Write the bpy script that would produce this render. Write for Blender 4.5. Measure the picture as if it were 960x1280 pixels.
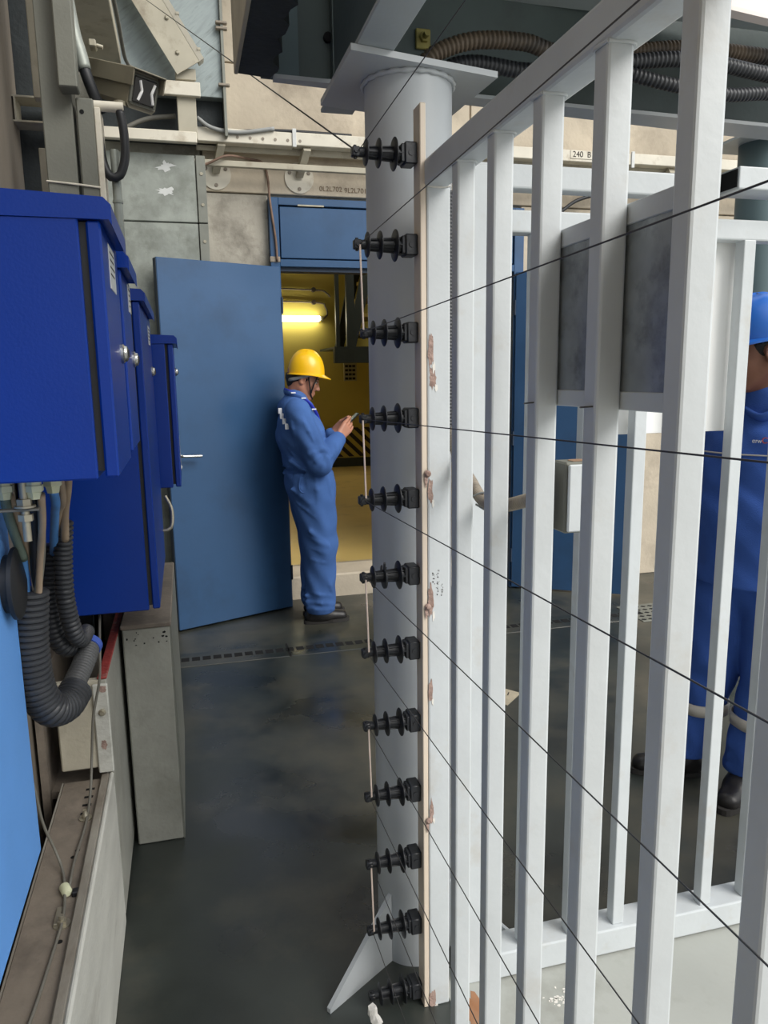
import bpy, bmesh, math, random
import numpy as np
from mathutils import Vector, Matrix
random.seed(7); RNG = np.random.default_rng(7)
SC = bpy.context.scene; COL = SC.collection
for o in list(bpy.data.objects): bpy.data.objects.remove(o)

# ------------------------------------------------------------------ camera, sky, sun, exposure
def make_camera():
    yaw, pitch, roll, H = math.radians(14.58), math.radians(10.23), math.radians(-0.82), 1.55
    f = Vector((math.sin(yaw)*math.cos(pitch), math.cos(yaw)*math.cos(pitch), -math.sin(pitch)))
    r0 = Vector((math.cos(yaw), -math.sin(yaw), 0)); u0 = r0.cross(f)
    c, s = math.cos(roll), math.sin(roll)
    r = c*r0 + s*u0; u = -s*r0 + c*u0
    cam = bpy.data.cameras.new('camera'); o = bpy.data.objects.new('camera', cam); COL.objects.link(o)
    cam.sensor_fit = 'VERTICAL'; cam.sensor_height = 36.0; cam.lens = 943.0/1280.0*36.0
    cam.clip_start = 0.02; cam.clip_end = 200
    m = Matrix.Identity(4)
    for i in range(3): m[i][0], m[i][1], m[i][2] = r[i], u[i], -f[i]
    m[2][3] = H
    o.matrix_world = m; SC.camera = o
make_camera()
W = bpy.data.worlds.new('world'); SC.world = W; W.use_nodes = True
bgn = W.node_tree.nodes['Background']; bgn.inputs['Color'].default_value = (0.93, 0.965, 1.0, 1); bgn.inputs['Strength'].default_value = 0.9
sd = bpy.data.lights.new('sun', 'SUN'); sd.energy = 2.25; sd.angle = math.radians(36); sd.color = (1.0, 0.96, 0.9)
so = bpy.data.objects.new('sun', sd); COL.objects.link(so); so.location = (4, -4, 6)
so.rotation_euler = Vector((-0.50, 0.60, -0.62)).to_track_quat('-Z', 'Y').to_euler()
SC.view_settings.view_transform = 'Standard'; SC.view_settings.look = 'None'
SC.view_settings.gamma = 1.0; SC.view_settings.use_curve_mapping = False
SC.view_settings.exposure = 0.46

# ------------------------------------------------------------------ materials
def lin(c):
    out = []
    for v in c:
        v /= 255.0
        out.append(v/12.92 if v <= 0.04045 else ((v+0.055)/1.055)**2.4)
    return (*out, 1.0)
def mat(name, rgb, rough=0.5, metal=0.0, var=0.12, scale=6.0, bump=0.0, bscale=60.0, dirt=None, dirt_amt=0.45, dirt_scale=3.0,
        stretch=(1, 1, 1), emit=None, spec=0.5, rvar=0.0):
    m = bpy.data.materials.new(name); m.use_nodes = True
    nt = m.node_tree; N, L = nt.nodes, nt.links; b = N['Principled BSDF']
    b.inputs['Metallic'].default_value = metal; b.inputs['Roughness'].default_value = rough
    b.inputs['Specular IOR Level'].default_value = spec
    tc = N.new('ShaderNodeTexCoord'); mp = N.new('ShaderNodeMapping'); mp.inputs['Scale'].default_value = stretch
    L.new(tc.outputs['Object'], mp.inputs['Vector'])
    n = N.new('ShaderNodeTexNoise'); n.inputs['Scale'].default_value = scale; n.inputs['Detail'].default_value = 6
    L.new(mp.outputs['Vector'], n.inputs['Vector'])
    c = lin(rgb)
    rp = N.new('ShaderNodeValToRGB'); rp.color_ramp.elements[0].position = 0.3; rp.color_ramp.elements[1].position = 0.7
    rp.color_ramp.elements[0].color = tuple(x*(1-var) for x in c[:3])+(1,)
    rp.color_ramp.elements[1].color = tuple(min(1, x*(1+var)) for x in c[:3])+(1,)
    L.new(n.outputs['Fac'], rp.inputs['Fac']); col = rp.outputs['Color']
    if dirt:
        n2 = N.new('ShaderNodeTexNoise'); n2.inputs['Scale'].default_value = dirt_scale; n2.inputs['Detail'].default_value = 8
        n2.inputs['Roughness'].default_value = 0.65
        L.new(mp.outputs['Vector'], n2.inputs['Vector'])
        r2 = N.new('ShaderNodeValToRGB'); r2.color_ramp.elements[0].position = 1-dirt_amt-0.08; r2.color_ramp.elements[1].position = 1-dirt_amt+0.14
        L.new(n2.outputs['Fac'], r2.inputs['Fac'])
        mx = N.new('ShaderNodeMix'); mx.data_type = 'RGBA'; mx.inputs['B'].default_value = lin(dirt)
        L.new(r2.outputs['Color'], mx.inputs['Factor']); L.new(col, mx.inputs['A']); col = mx.outputs['Result']
    L.new(col, b.inputs['Base Color'])
    if rvar:
        mr = N.new('ShaderNodeMapRange'); mr.inputs['To Min'].default_value = max(0.03, rough-rvar); mr.inputs['To Max'].default_value = min(1, rough+rvar)
        mr.inputs['From Min'].default_value = 0.3; mr.inputs['From Max'].default_value = 0.7
        L.new(n.outputs['Fac'], mr.inputs['Value']); L.new(mr.outputs['Result'], b.inputs['Roughness'])
    if bump:
        n3 = N.new('ShaderNodeTexNoise'); n3.inputs['Scale'].default_value = bscale; n3.inputs['Detail'].default_value = 4
        L.new(mp.outputs['Vector'], n3.inputs['Vector'])
        bp = N.new('ShaderNodeBump'); bp.inputs['Strength'].default_value = bump; bp.inputs['Distance'].default_value = 0.01
        L.new(n3.outputs['Fac'], bp.inputs['Height']); L.new(bp.outputs['Normal'], b.inputs['Normal'])
    if emit:
        b.inputs['Emission Color'].default_value = lin(emit[0]); b.inputs['Emission Strength'].default_value = emit[1]
    return m
MT = {}
MT['concrete'] = mat('concrete', (196, 184, 164), 0.85, var=0.14, scale=2.5, bump=0.25, bscale=40, dirt=(150, 138, 122), dirt_amt=0.42, dirt_scale=1.6)
MT['concrete_grey'] = mat('concrete_grey', (150, 148, 138), 0.85, var=0.16, scale=5, bump=0.3, bscale=50, dirt=(104, 100, 92), dirt_amt=0.45, dirt_scale=4)
MT['concrete_damp'] = mat('concrete_damp', (165, 160, 148), 0.8, var=0.12, scale=4, bump=0.2, dirt=(98, 92, 82), dirt_amt=0.47, dirt_scale=3.2)
MT['concrete_brown'] = mat('concrete_brown', (140, 131, 118), 0.85, var=0.2, scale=3, bump=0.15, dirt=(108, 98, 86), dirt_amt=0.45, dirt_scale=1.5, stretch=(1, 1, 0.35))
MT['floor_dark'] = mat('floor_dark', (44, 49, 46), 0.36, var=0.45, scale=2.6, bump=0.04, bscale=24, dirt=(76, 74, 64), dirt_amt=0.47, dirt_scale=1.9, rvar=0.16, spec=0.8)
MT['floor_light'] = mat('floor_light', (168, 170, 164), 0.6, var=0.08, scale=3, bump=0.06, dirt=(146, 146, 138), dirt_amt=0.42, dirt_scale=4)
MT['floor_out'] = mat('floor_out', (170, 168, 160), 0.8, var=0.1, scale=1)
MT['fence'] = mat('fence', (196, 201, 203), 0.42, var=0.05, scale=9, bump=0.05, bscale=70, dirt=(186, 184, 178), dirt_amt=0.35, dirt_scale=7)
MT['column'] = mat('column_paint', (186, 191, 194), 0.4, var=0.05, scale=5, bump=0.03)
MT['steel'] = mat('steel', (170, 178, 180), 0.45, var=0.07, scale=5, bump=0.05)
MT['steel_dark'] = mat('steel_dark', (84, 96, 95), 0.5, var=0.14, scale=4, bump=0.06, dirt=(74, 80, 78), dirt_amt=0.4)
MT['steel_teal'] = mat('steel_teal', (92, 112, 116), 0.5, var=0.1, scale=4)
MT['burnt_and_shade'] = mat('burnt_steel_and_shade', (44, 50, 52), 0.7, var=0.25, scale=9, bump=0.2)
MT['strip'] = mat('beige_strip', (214, 200, 182), 0.4, var=0.08, scale=14, stretch=(1, 1, 0.15))
MT['rust'] = mat('rust', (160, 136, 126), 0.85, var=0.25, scale=40, bump=0.5, bscale=120, dirt=(132, 106, 94), dirt_amt=0.4, dirt_scale=30)
MT['rust_cable'] = mat('rusty_cable', (116, 94, 80), 0.8, var=0.25, scale=30)
MT['rust_orange'] = mat('rust_orange', (164, 116, 82), 0.9, var=0.25, scale=14, dirt=(150, 120, 96), dirt_amt=0.5, dirt_scale=10)
MT['flake'] = mat('paint_flake', (226, 222, 214), 0.6, var=0.06, scale=30)
MT['insul'] = mat('black_polymer', (36, 38, 42), 0.42, var=0.2, scale=30, bump=0.08)
MT['wire'] = mat('wire_steel', (84, 82, 80), 0.45, metal=0.6, var=0.15, scale=30)
MT['jumper'] = mat('jumper_white', (206, 188, 176), 0.5, var=0.1, scale=30)
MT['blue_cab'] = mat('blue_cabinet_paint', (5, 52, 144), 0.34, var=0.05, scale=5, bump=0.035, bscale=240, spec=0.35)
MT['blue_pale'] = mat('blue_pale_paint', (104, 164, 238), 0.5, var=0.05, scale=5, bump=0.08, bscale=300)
MT['blue_door'] = mat('blue_door_paint', (50, 84, 122), 0.36, var=0.1, scale=1.3, bump=0.03, dirt=(46, 75, 108), dirt_amt=0.42, dirt_scale=2.2, rvar=0.1)
MT['door_edge'] = mat('door_edge_dark', (34, 52, 74), 0.5, var=0.1)
MT['galv'] = mat('galvanised', (152, 157, 150), 0.5, metal=0.35, var=0.14, scale=9, bump=0.06, dirt=(122, 126, 118), dirt_amt=0.45, dirt_scale=6)
MT['galv_streak'] = mat('galvanised_streaked', (150, 160, 160), 0.5, metal=0.3, var=0.2, scale=5, stretch=(3.2, 1, 3.2), dirt=(112, 120, 118), dirt_amt=0.42, dirt_scale=5)
for _n in [n for n in MT['galv_streak'].node_tree.nodes if n.type == 'MAPPING']:
    _n.vector_type = 'TEXTURE'; _n.inputs['Rotation'].default_value = (0, math.radians(-42), 0); _n.inputs['Scale'].default_value = (0.8, 1, 0.13)
MT['galv_dull'] = mat('galvanised_dull', (128, 130, 122), 0.55, metal=0.3, var=0.1, scale=12, bump=0.05)
MT['plate_galv'] = mat('plate_galvanised', (158, 165, 168), 0.3, metal=0.35, var=0.14, scale=26, dirt=(116, 122, 124), dirt_amt=0.45, dirt_scale=18)
MT['ledge'] = mat('ledge_weathered', (150, 146, 136), 0.75, var=0.16, scale=7, bump=0.2, dirt=(112, 102, 90), dirt_amt=0.5, dirt_scale=4, stretch=(1, 0.4, 1))
MT['ledge_top'] = mat('ledge_top_dusty', (134, 124, 112), 0.8, var=0.14, scale=7, bump=0.15, dirt=(100, 92, 84), dirt_amt=0.45, dirt_scale=5)
MT['plinth'] = mat('plinth_concrete', (158, 158, 149), 0.8, var=0.12, scale=6, bump=0.2, dirt=(136, 136, 126), dirt_amt=0.42, dirt_scale=4)
MT['box_face'] = mat('box_face', (188, 182, 164), 0.8, var=0.1, scale=7, bump=0.2, dirt=(146, 138, 122), dirt_amt=0.4, dirt_scale=5)
MT['chalk'] = mat('chalky_face', (196, 196, 188), 0.85, var=0.14, scale=6, bump=0.2, dirt=(150, 148, 140), dirt_amt=0.4, dirt_scale=5, stretch=(1, 0.5, 1.5))
MT['red'] = mat('red_lip', (158, 62, 58), 0.7, var=0.2, scale=25, bump=0.3, dirt=(170, 150, 140), dirt_amt=0.36, dirt_scale=26)
MT['cream'] = mat('cream_tray_paint', (214, 208, 192), 0.5, var=0.08, scale=7, dirt=(176, 164, 142), dirt_amt=0.38, dirt_scale=9)
MT['cream_dull'] = mat('tray_dull', (176, 170, 152), 0.6, var=0.1, scale=7, dirt=(138, 126, 108), dirt_amt=0.42, dirt_scale=6)
MT['trunk'] = mat('trunking_grey', (112, 113, 104), 0.6, var=0.08, scale=8, bump=0.08, bscale=120)
MT['corr'] = mat('corrugated_black', (52, 54, 58), 0.42, var=0.12, scale=20)
MT['corr_grey'] = mat('corrugated_grey', (84, 85, 86), 0.5, var=0.15, scale=16)
MT['corr_dusty'] = mat('corrugated_dusty', (142, 132, 118), 0.55, var=0.2, scale=16, dirt=(112, 104, 94), dirt_amt=0.4, dirt_scale=12)
MT['corr_brown'] = mat('corrugated_brown', (104, 90, 74), 0.55, var=0.2, scale=10, dirt=(56, 54, 52), dirt_amt=0.5, dirt_scale=8)
MT['black'] = mat('black_rubber', (30, 32, 36), 0.5, var=0.2, scale=20)
MT['hole'] = mat('hole_black', (10, 10, 12), 0.9, var=0.1)
MT['chrome'] = mat('chrome', (205, 205, 200), 0.2, metal=1.0, var=0.05)
MT['zinc'] = mat('zinc_bolt', (170, 164, 146), 0.4, metal=0.6, var=0.12, scale=40)
MT['brass'] = mat('yellow_zinc', (160, 150, 90), 0.45, metal=0.5, var=0.2, scale=40)
MT['gland'] = mat('gland_cream', (206, 208, 176), 0.5, var=0.08, scale=30)
MT['cable_beige'] = mat('cable_beige', (158, 138, 116), 0.55, var=0.12, scale=30)
MT['cable_green'] = mat('cable_green', (94, 108, 98), 0.55, var=0.12, scale=30)
MT['cable_blue'] = mat('cable_blue', (84, 140, 204), 0.5, var=0.08, scale=30)
MT['cable_grey'] = mat('cable_grey', (112, 110, 102), 0.55, var=0.12, scale=30)
MT['white'] = mat('white_panel', (248, 248, 246), 0.5, var=0.02, scale=5)
MT['label'] = mat('label_card', (204, 206, 204), 0.4, var=0.06, scale=30)
MT['ink'] = mat('ink', (52, 48, 44), 0.8, var=0.1)
MT['ink_brown'] = mat('stencil_ink', (122, 104, 84), 0.85, var=0.25, scale=60)
MT['hall_wall'] = mat('hall_wall_yellow', (196, 180, 90), 0.55, var=0.05, scale=2)
MT['hall_floor'] = mat('hall_floor', (190, 164, 98), 0.4, var=0.12, scale=1.2, dirt=(160, 136, 84), dirt_amt=0.4)
MT['hazard'] = mat('hazard_black', (30, 26, 22), 0.6)
MT['hall_steel'] = mat('hall_steel_dark', (38, 48, 48), 0.5, var=0.15)
MT['vent'] = mat('vent_grey', (170, 164, 130), 0.7)
MT['tube'] = mat('lamp_tube', (255, 244, 214), 0.5, emit=((255, 248, 222), 10.0))
MT['stair_tread'] = mat('stair_tread', (150, 128, 60), 0.6)
MT['skin'] = mat('skin', (176, 122, 98), 0.5, var=0.08, scale=20, bump=0.05, bscale=200)
MT['skin_brown'] = mat('skin_weathered', (132, 88, 68), 0.5, var=0.12, scale=20, bump=0.05, bscale=200)
MT['hair'] = mat('hair_black', (26, 24, 24), 0.6, var=0.2, scale=80, bump=0.5, bscale=250)
MT['fabric'] = mat('blue_workwear', (68, 102, 160), 0.85, var=0.1, scale=8, bump=0.25, bscale=300, spec=0.2)
MT['fabric2'] = mat('blue_workwear_deep', (60, 94, 170), 0.85, var=0.1, scale=8, bump=0.25, bscale=300, spec=0.2)
MT['shoe'] = mat('shoe_black', (30, 28, 28), 0.4, var=0.2, scale=20)
MT['sole'] = mat('shoe_sole', (48, 46, 44), 0.8)
MT['helmet_yellow'] = mat('helmet_yellow', (236, 184, 22), 0.28, var=0.03, scale=5)
MT['helmet_blue'] = mat('helmet_blue', (44, 108, 200), 0.3, var=0.04, scale=5)
MT['lanyard'] = mat('lanyard_blue', (44, 58, 178), 0.7)
MT['strap_grey'] = mat('strap_grey', (150, 152, 150), 0.7)
MT['reflect'] = mat('reflective_band', (196, 190, 180), 0.45, var=0.05)
MT['white_print'] = mat('white_print', (230, 232, 236), 0.7, var=0.03)
MT['orange_print'] = mat('orange_print', (214, 96, 60), 0.7)
MT['phone_black'] = mat('phone_black', (30, 34, 36), 0.25)
MT['screen'] = mat('phone_screen', (150, 170, 168), 0.15, var=0.04)
MT['eye'] = mat('eye_white', (220, 215, 208), 0.3)
MT['iris'] = mat('iris_dark', (28, 20, 16), 0.2)
MT['lip'] = mat('lip', (150, 88, 78), 0.5)
MT['rag'] = mat('rag_white', (232, 228, 222), 0.8, var=0.05, scale=12, bump=0.2)
MT['paper'] = mat('card_beige', (196, 184, 160), 0.7, var=0.1, scale=30)
MT['cctv'] = mat('cctv_housing', (130, 124, 106), 0.5, var=0.1, scale=9, dirt=(104, 98, 84), dirt_amt=0.4, dirt_scale=8)
MT['glass_dark'] = mat('camera_glass', (16, 14, 18), 0.04, var=0.05)
MT['pale'] = mat('pale_fascia', (232, 220, 214), 0.6, var=0.04, scale=3)
MT['tape_blue'] = mat('tape_blue', (58, 88, 176), 0.4)

# ------------------------------------------------------------------ mesh helpers (world coordinates unless said otherwise)
def B(): return bmesh.new()
def box(bm, lo, hi, bev=0.0, M=None, seg=1):
    x0, y0, z0 = lo; x1, y1, z1 = hi
    vs = [bm.verts.new(p) for p in ((x0, y0, z0), (x1, y0, z0), (x1, y1, z0), (x0, y1, z0), (x0, y0, z1), (x1, y0, z1), (x1, y1, z1), (x0, y1, z1))]
    fs = [bm.faces.new([vs[i] for i in q]) for q in ((0, 3, 2, 1), (4, 5, 6, 7), (0, 1, 5, 4), (1, 2, 6, 5), (2, 3, 7, 6), (3, 0, 4, 7))]
    if bev:
        es = list({e for f in fs for e in f.edges})
        r = bmesh.ops.bevel(bm, geom=es, offset=bev, segments=seg, affect='EDGES', profile=0.5)
        vs = list({v for f in r['faces'] for v in f.verts} | {v for v in vs if v.is_valid})
    if M is not None:
        for v in vs: v.co = M @ v.co
    return vs
def basis(d):
    d = Vector(d).normalized(); a = Vector((0, 0, 1)) if abs(d.z) < 0.9 else Vector((1, 0, 0))
    u = d.cross(a).normalized(); v = u.cross(d); return u, v
def cyl(bm, p0, p1, r0, r1=None, n=16, cap=True):
    r1 = r0 if r1 is None else r1; p0, p1 = Vector(p0), Vector(p1); u, v = basis(p1-p0)
    def ring(p, r): return [bm.verts.new(p+(u*math.cos(2*math.pi*i/n)+v*math.sin(2*math.pi*i/n))*r) for i in range(n)]
    a, b = ring(p0, r0), ring(p1, r1)
    for i in range(n): bm.faces.new((a[i], b[i], b[(i+1) % n], a[(i+1) % n]))
    if cap: bm.faces.new(a); bm.faces.new(b[::-1])
def lathe(bm, p0, d, prof, n=20, cap=True):
    p0 = Vector(p0); d = Vector(d).normalized(); u, v = basis(d); rings = []
    for t, r in prof:
        rings.append([bm.verts.new(p0+d*t+(u*math.cos(2*math.pi*i/n)+v*math.sin(2*math.pi*i/n))*max(r, 1e-4)) for i in range(n)])
    for a, b in zip(rings, rings[1:]):
        for i in range(n): bm.faces.new((a[i], b[i], b[(i+1) % n], a[(i+1) % n]))
    if cap: bm.faces.new(rings[0]); bm.faces.new(rings[-1][::-1])
def smooth_path(pts, step=0.01):
    P = [Vector(p) for p in pts]
    if len(P) < 3:
        n = max(2, int((P[1]-P[0]).length/step)+1); return [P[0].lerp(P[1], i/(n-1)) for i in range(n)]
    Q = [P[0]*2-P[1]]+P+[P[-1]*2-P[-2]]; out = []
    for i in range(1, len(Q)-2):
        a, b, c, d = Q[i-1:i+3]; n = max(2, int((c-b).length/step))
        for k in range(n):
            t = k/n
            out.append(0.5*((2*b)+(c-a)*t+(2*a-5*b+4*c-d)*t*t+(3*b-a-3*c+d)*t**3))
    out.append(P[-1]); return out
def resample(path, step):
    L = [0.0]
    for a, b in zip(path, path[1:]): L.append(L[-1]+(b-a).length)
    n = max(2, int(L[-1]/step)); out = []; j = 0
    for i in range(n+1):
        s = L[-1]*i/n
        while j < len(L)-2 and L[j+1] < s: j += 1
        t = (s-L[j])/max(1e-9, L[j+1]-L[j]); out.append(path[j].lerp(path[j+1], min(1, t)))
    return out
def tube(bm, path, r, n=10, cap=True, flat=None):
    P = [Vector(p) for p in path]; m = len(P); R = r if isinstance(r, (list, tuple)) else [r]*m
    t0 = (P[1]-P[0]).normalized(); u, _ = basis(t0); rings = []
    for i in range(m):
        t = (P[min(i+1, m-1)]-P[max(i-1, 0)]).normalized()
        u = (u-t*u.dot(t)).normalized(); v = t.cross(u)
        if flat: uu, vv = flat[0], flat[1]
        else: uu, vv = 1, 1
        rings.append([bm.verts.new(P[i]+(u*math.cos(2*math.pi*k/n)*uu+v*math.sin(2*math.pi*k/n)*vv)*R[i]) for k in range(n)])
    for a, b in zip(rings, rings[1:]):
        for k in range(n): bm.faces.new((a[k], a[(k+1) % n], b[(k+1) % n], b[k]))
    if cap: bm.faces.new(rings[0][::-1]); bm.faces.new(rings[-1])
def corrugated(bm, pts, r, pitch=0.011, depth=0.004, n=16):
    path = resample(smooth_path(pts, 0.004), pitch/4)
    prof = [r-depth, r-0.0004, r, r-0.0004]
    tube(bm, path, [prof[i % 4] for i in range(len(path))], n)
def prism(bm, poly, vec):
    a = [bm.verts.new(Vector(p)) for p in poly]; b = [bm.verts.new(Vector(p)+Vector(vec)) for p in poly]; n = len(poly)
    for i in range(n): bm.faces.new((a[i], a[(i+1) % n], b[(i+1) % n], b[i]))
    bm.faces.new(a[::-1]); bm.faces.new(b)
def ngon_patch(bm, c, u, v, ru, rv, nrm, th=0.0006, n=16, jag=0.35, rs=0):
    rr = random.Random(rs); c, u, v, nrm = Vector(c), Vector(u), Vector(v), Vector(nrm)
    P = []
    for i in range(n):
        a = 2*math.pi*i/n; k = 1-jag*rr.random()
        P.append(c+u*math.cos(a)*ru*k+v*math.sin(a)*rv*k)
    prism(bm, P, nrm*th)
def mk(bm, name, m, smooth=None):
    me = bpy.data.meshes.new(name)
    bmesh.ops.recalc_face_normals(bm, faces=bm.faces[:])
    bm.to_mesh(me); bm.free(); me.materials.append(MT[m] if isinstance(m, str) else m)
    if smooth is not None:
        for p in me.polygons: p.use_smooth = True
        if smooth < 180: me.set_sharp_from_angle(angle=math.radians(smooth))
    return me
def props(o, label=None, cat=None, group=None, kind=None):
    if label: o['label'] = label
    if cat: o['category'] = cat
    if group: o['group'] = group
    if kind: o['kind'] = kind
    return o
def thing(name, label, cat, loc=(0, 0, 0), group=None, kind=None):
    o = bpy.data.objects.new(name, None); COL.objects.link(o); o.location = loc; o.empty_display_size = 0.05
    return props(o, label, cat, group, kind)
def wloc(o):
    v = Vector((0, 0, 0))
    while o is not None: v += o.location; o = o.parent
    return v
ORG = {}
def part(name, bm, m, parent, smooth=None, local=False, label=None, kind=None):
    """a mesh under its thing; vertices come in world coordinates unless local"""
    me = mk(bm, name, m, smooth); o = bpy.data.objects.new(name, me); COL.objects.link(o); o.parent = parent
    if not local: o.matrix_parent_inverse = Matrix.Translation(-ORG.get(parent.name, parent.location))
    ORG[o.name] = Vector((0, 0, 0)) if not local else None
    if label: o['label'] = label
    if kind: o['kind'] = kind
    return o
def solo(name, bm, m, label=None, cat=None, group=None, kind=None, smooth=None):
    """a thing (or piece of the setting) that is one mesh, with its origin at the base"""
    co = [v.co for v in bm.verts]
    c = Vector(((min(v.x for v in co)+max(v.x for v in co))/2, (min(v.y for v in co)+max(v.y for v in co))/2, min(v.z for v in co)))
    for v in bm.verts: v.co -= c
    o = bpy.data.objects.new(name, mk(bm, name, m, smooth)); COL.objects.link(o); o.location = c
    ORG[o.name] = c
    return props(o, label, cat, group, kind)
def struct(name, bm, m, smooth=None): return solo(name, bm, m, kind='structure', smooth=smooth)
def bb(lo, hi, bev=0.0, M=None, seg=1):
    b = B(); box(b, lo, hi, bev, M, seg); return b
def text(name, s, loc, xdir, nrm, size, m, parent, depth=0.0004):
    cu = bpy.data.curves.new(name, 'FONT'); cu.body = s; cu.size = size; cu.extrude = depth; cu.materials.append(MT[m])
    tmp = bpy.data.objects.new('tmp_text', cu); COL.objects.link(tmp); bpy.context.view_layer.update()
    me = bpy.data.meshes.new_from_object(tmp.evaluated_get(bpy.context.evaluated_depsgraph_get())); bpy.data.objects.remove(tmp); me.name = name
    o = bpy.data.objects.new(name, me); COL.objects.link(o); o.parent = parent
    x = Vector(xdir).normalized(); z = Vector(nrm).normalized(); y = z.cross(x)
    mm = Matrix.Identity(4)
    for i in range(3): mm[i][0], mm[i][1], mm[i][2] = x[i], y[i], z[i]
    mm.translation = Vector(loc)-ORG.get(parent.name, parent.location)
    o.matrix_local = mm
    return o

# ------------------------------------------------------------------ the setting: floors, walls, ceiling, doorway, far hall
def setting():
    b = B(); box(b, (-1.0, -3, -0.12), (0.56, 5.16, 0)); box(b, (0.56, 1.66, -0.12), (7.0, 5.16, 0)); struct('floor', b, 'floor_dark')
    struct('floor', bb((0.56, -3, -0.12), (7.0, 1.66, 0)), 'floor_light')
    struct('ground', bb((-30, -40, -0.3), (40, 30, -0.125)), 'floor_out')
    # left wall: near concrete pier and the recess behind it
    struct('wall_left_and_shade', bb((-0.95, -9, 0), (-0.45, 2.75, 5.0)), 'concrete_brown')
    struct('wall_left_and_shade', bb((-1.4, 2.75, 0), (-0.95, 5.03, 4.6)), 'concrete_grey')
    struct('wall_left_and_shade', bb((-0.95, 2.765, 0), (-0.36, 2.80, 4.6)), 'burnt_and_shade')  # dark sheet added across the recess, its colour standing in for shade
    # back wall of precast panels
    wb = thing('wall_back', None, None, (1.5, 5.03, 0), kind='structure')
    for lo, hi, m in (((-0.95, 5.03, 0), (0.58, 5.33, 2.675), 'concrete_damp'), ((2.31, 5.03, 0), (4.4, 5.33, 2.675), 'concrete'), ((4.41, 5.03, 0), (7, 5.33, 2.675), 'concrete'),
                      ((-0.95, 5.035, 2.685), (0.185, 5.33, 3.42), 'concrete_grey'), ((0.195, 5.03, 2.685), (1.93, 5.33, 3.42), 'concrete'), ((1.94, 5.032, 2.685), (3.6, 5.33, 3.42), 'concrete'),
                      ((3.61, 5.03, 2.685), (7, 5.33, 3.42), 'concrete'), ((-0.95, 5.035, 3.43), (0.5, 5.33, 4.6), 'concrete'), ((0.51, 5.0, 3.43), (7, 5.33, 4.6), 'concrete'), ((0.58, 5.10, 2.66), (2.31, 5.33, 2.675), 'concrete')):
        part('panel', bb(lo, hi, 0.004), m, wb)
    wb_t = part('backing', bb((-0.95, 5.06, 2.6), (7, 5.3, 4.6)), 'concrete_grey', wb)
    text('stencil_lettering', '0L2L702', (0.912, 5.0285, 2.715), (1, 0, 0.01), (0, -1, 0), 0.043, 'ink_brown', wb)
    text('stencil_lettering', '9L2L701', (1.075, 5.0285, 2.712), (1, 0, 0.01), (0, -1, 0), 0.043, 'ink_brown', wb)
    # steel deck over the near bay; roof slab over the far end
    struct('ceiling', bb((0.46, 1.0, 2.66), (1.45, 2.3, 2.70)), 'steel_dark')
    struct('ceiling', bb((-1.4, 4.2, 4.6), (7.0, 5.4, 4.75)), 'concrete_grey')
    # doorway: frame, transom, threshold
    df = thing('door_frame', None, None, (1.44, 5.0, 0), kind='structure')
    for x0, x1 in ((0.58, 0.64), (2.24, 2.31)): part('jamb', bb((x0, 4.975, 0), (x1, 5.12, 2.655), 0.003), 'blue_door', df)
    part('head_rail', bb((0.64, 4.975, 2.61), (2.24, 5.12, 2.655), 0.003), 'blue_door', df)
    part('lintel', bb((0.64, 4.975, 2.24), (2.24, 5.12, 2.285), 0.003), 'blue_door', df)
    part('lintel_seal', bb((0.64, 5.0, 2.215), (2.24, 5.10, 2.24)), 'door_edge', df)
    tp = part('transom_panel', bb((0.648, 4.982, 2.293), (2.232, 5.03, 2.602), 0.003), 'blue_door', df)
    part('gap_backing', bb((0.64, 5.02, 2.285), (2.24, 5.10, 2.61)), 'door_edge', df)
    part('hinge_plate', bb((0.76, 4.974, 2.606), (0.93, 4.9815, 2.618), 0.002), 'zinc', df)
    struct('door_step', bb((0.6, 5.14, -0.1), (2.3, 5.5, 0.165), 0.012), 'concrete')
    # conduit clipped down the left jamb
    # far hall
    hall = thing('hall_interior', None, None, (2.5, 8.5, 0.165), kind='structure')
    part('hall_floor', bb((-0.4, 5.45, 0.02), (6.2, 11.6, 0.165)), 'hall_floor', hall)
    part('hall_back_wall', bb((-0.4, 11.5, 0.1), (6.2, 11.7, 4.0)), 'hall_wall', hall)
    part('hall_side_wall', bb((-0.6, 5.33, 0.1), (-0.4, 11.7, 4.0)), 'hall_wall', hall)
    part('hall_side_wall', bb((6.2, 5.33, 0.1), (6.4, 11.7, 4.0)), 'hall_wall', hall)
    part('hall_ceiling', bb((-0.6, 5.33, 4.0), (6.4, 11.7, 4.1)), 'hall_wall', hall)
    part('plinth', bb((-0.4, 11.47, 0.165), (6.2, 11.5, 0.30)), 'hall_steel', hall)
    hb = part('hazard_board', bb((1.3, 11.485, 0.31), (4.0, 11.5, 0.78)), 'hall_wall', hall)
    b = B()
    for i in range(16):
        x = 1.1+i*0.175
        prism(b, [(max(1.3, x), 11.484, 0.77), (max(1.3, x+0.085), 11.484, 0.77), (x+0.55, 11.484, 0.32), (x+0.465, 11.484, 0.32)], (0, 0.002, 0))
    part('hazard_stripes', b, 'hazard', hb, kind='stuff')
setting()

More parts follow.
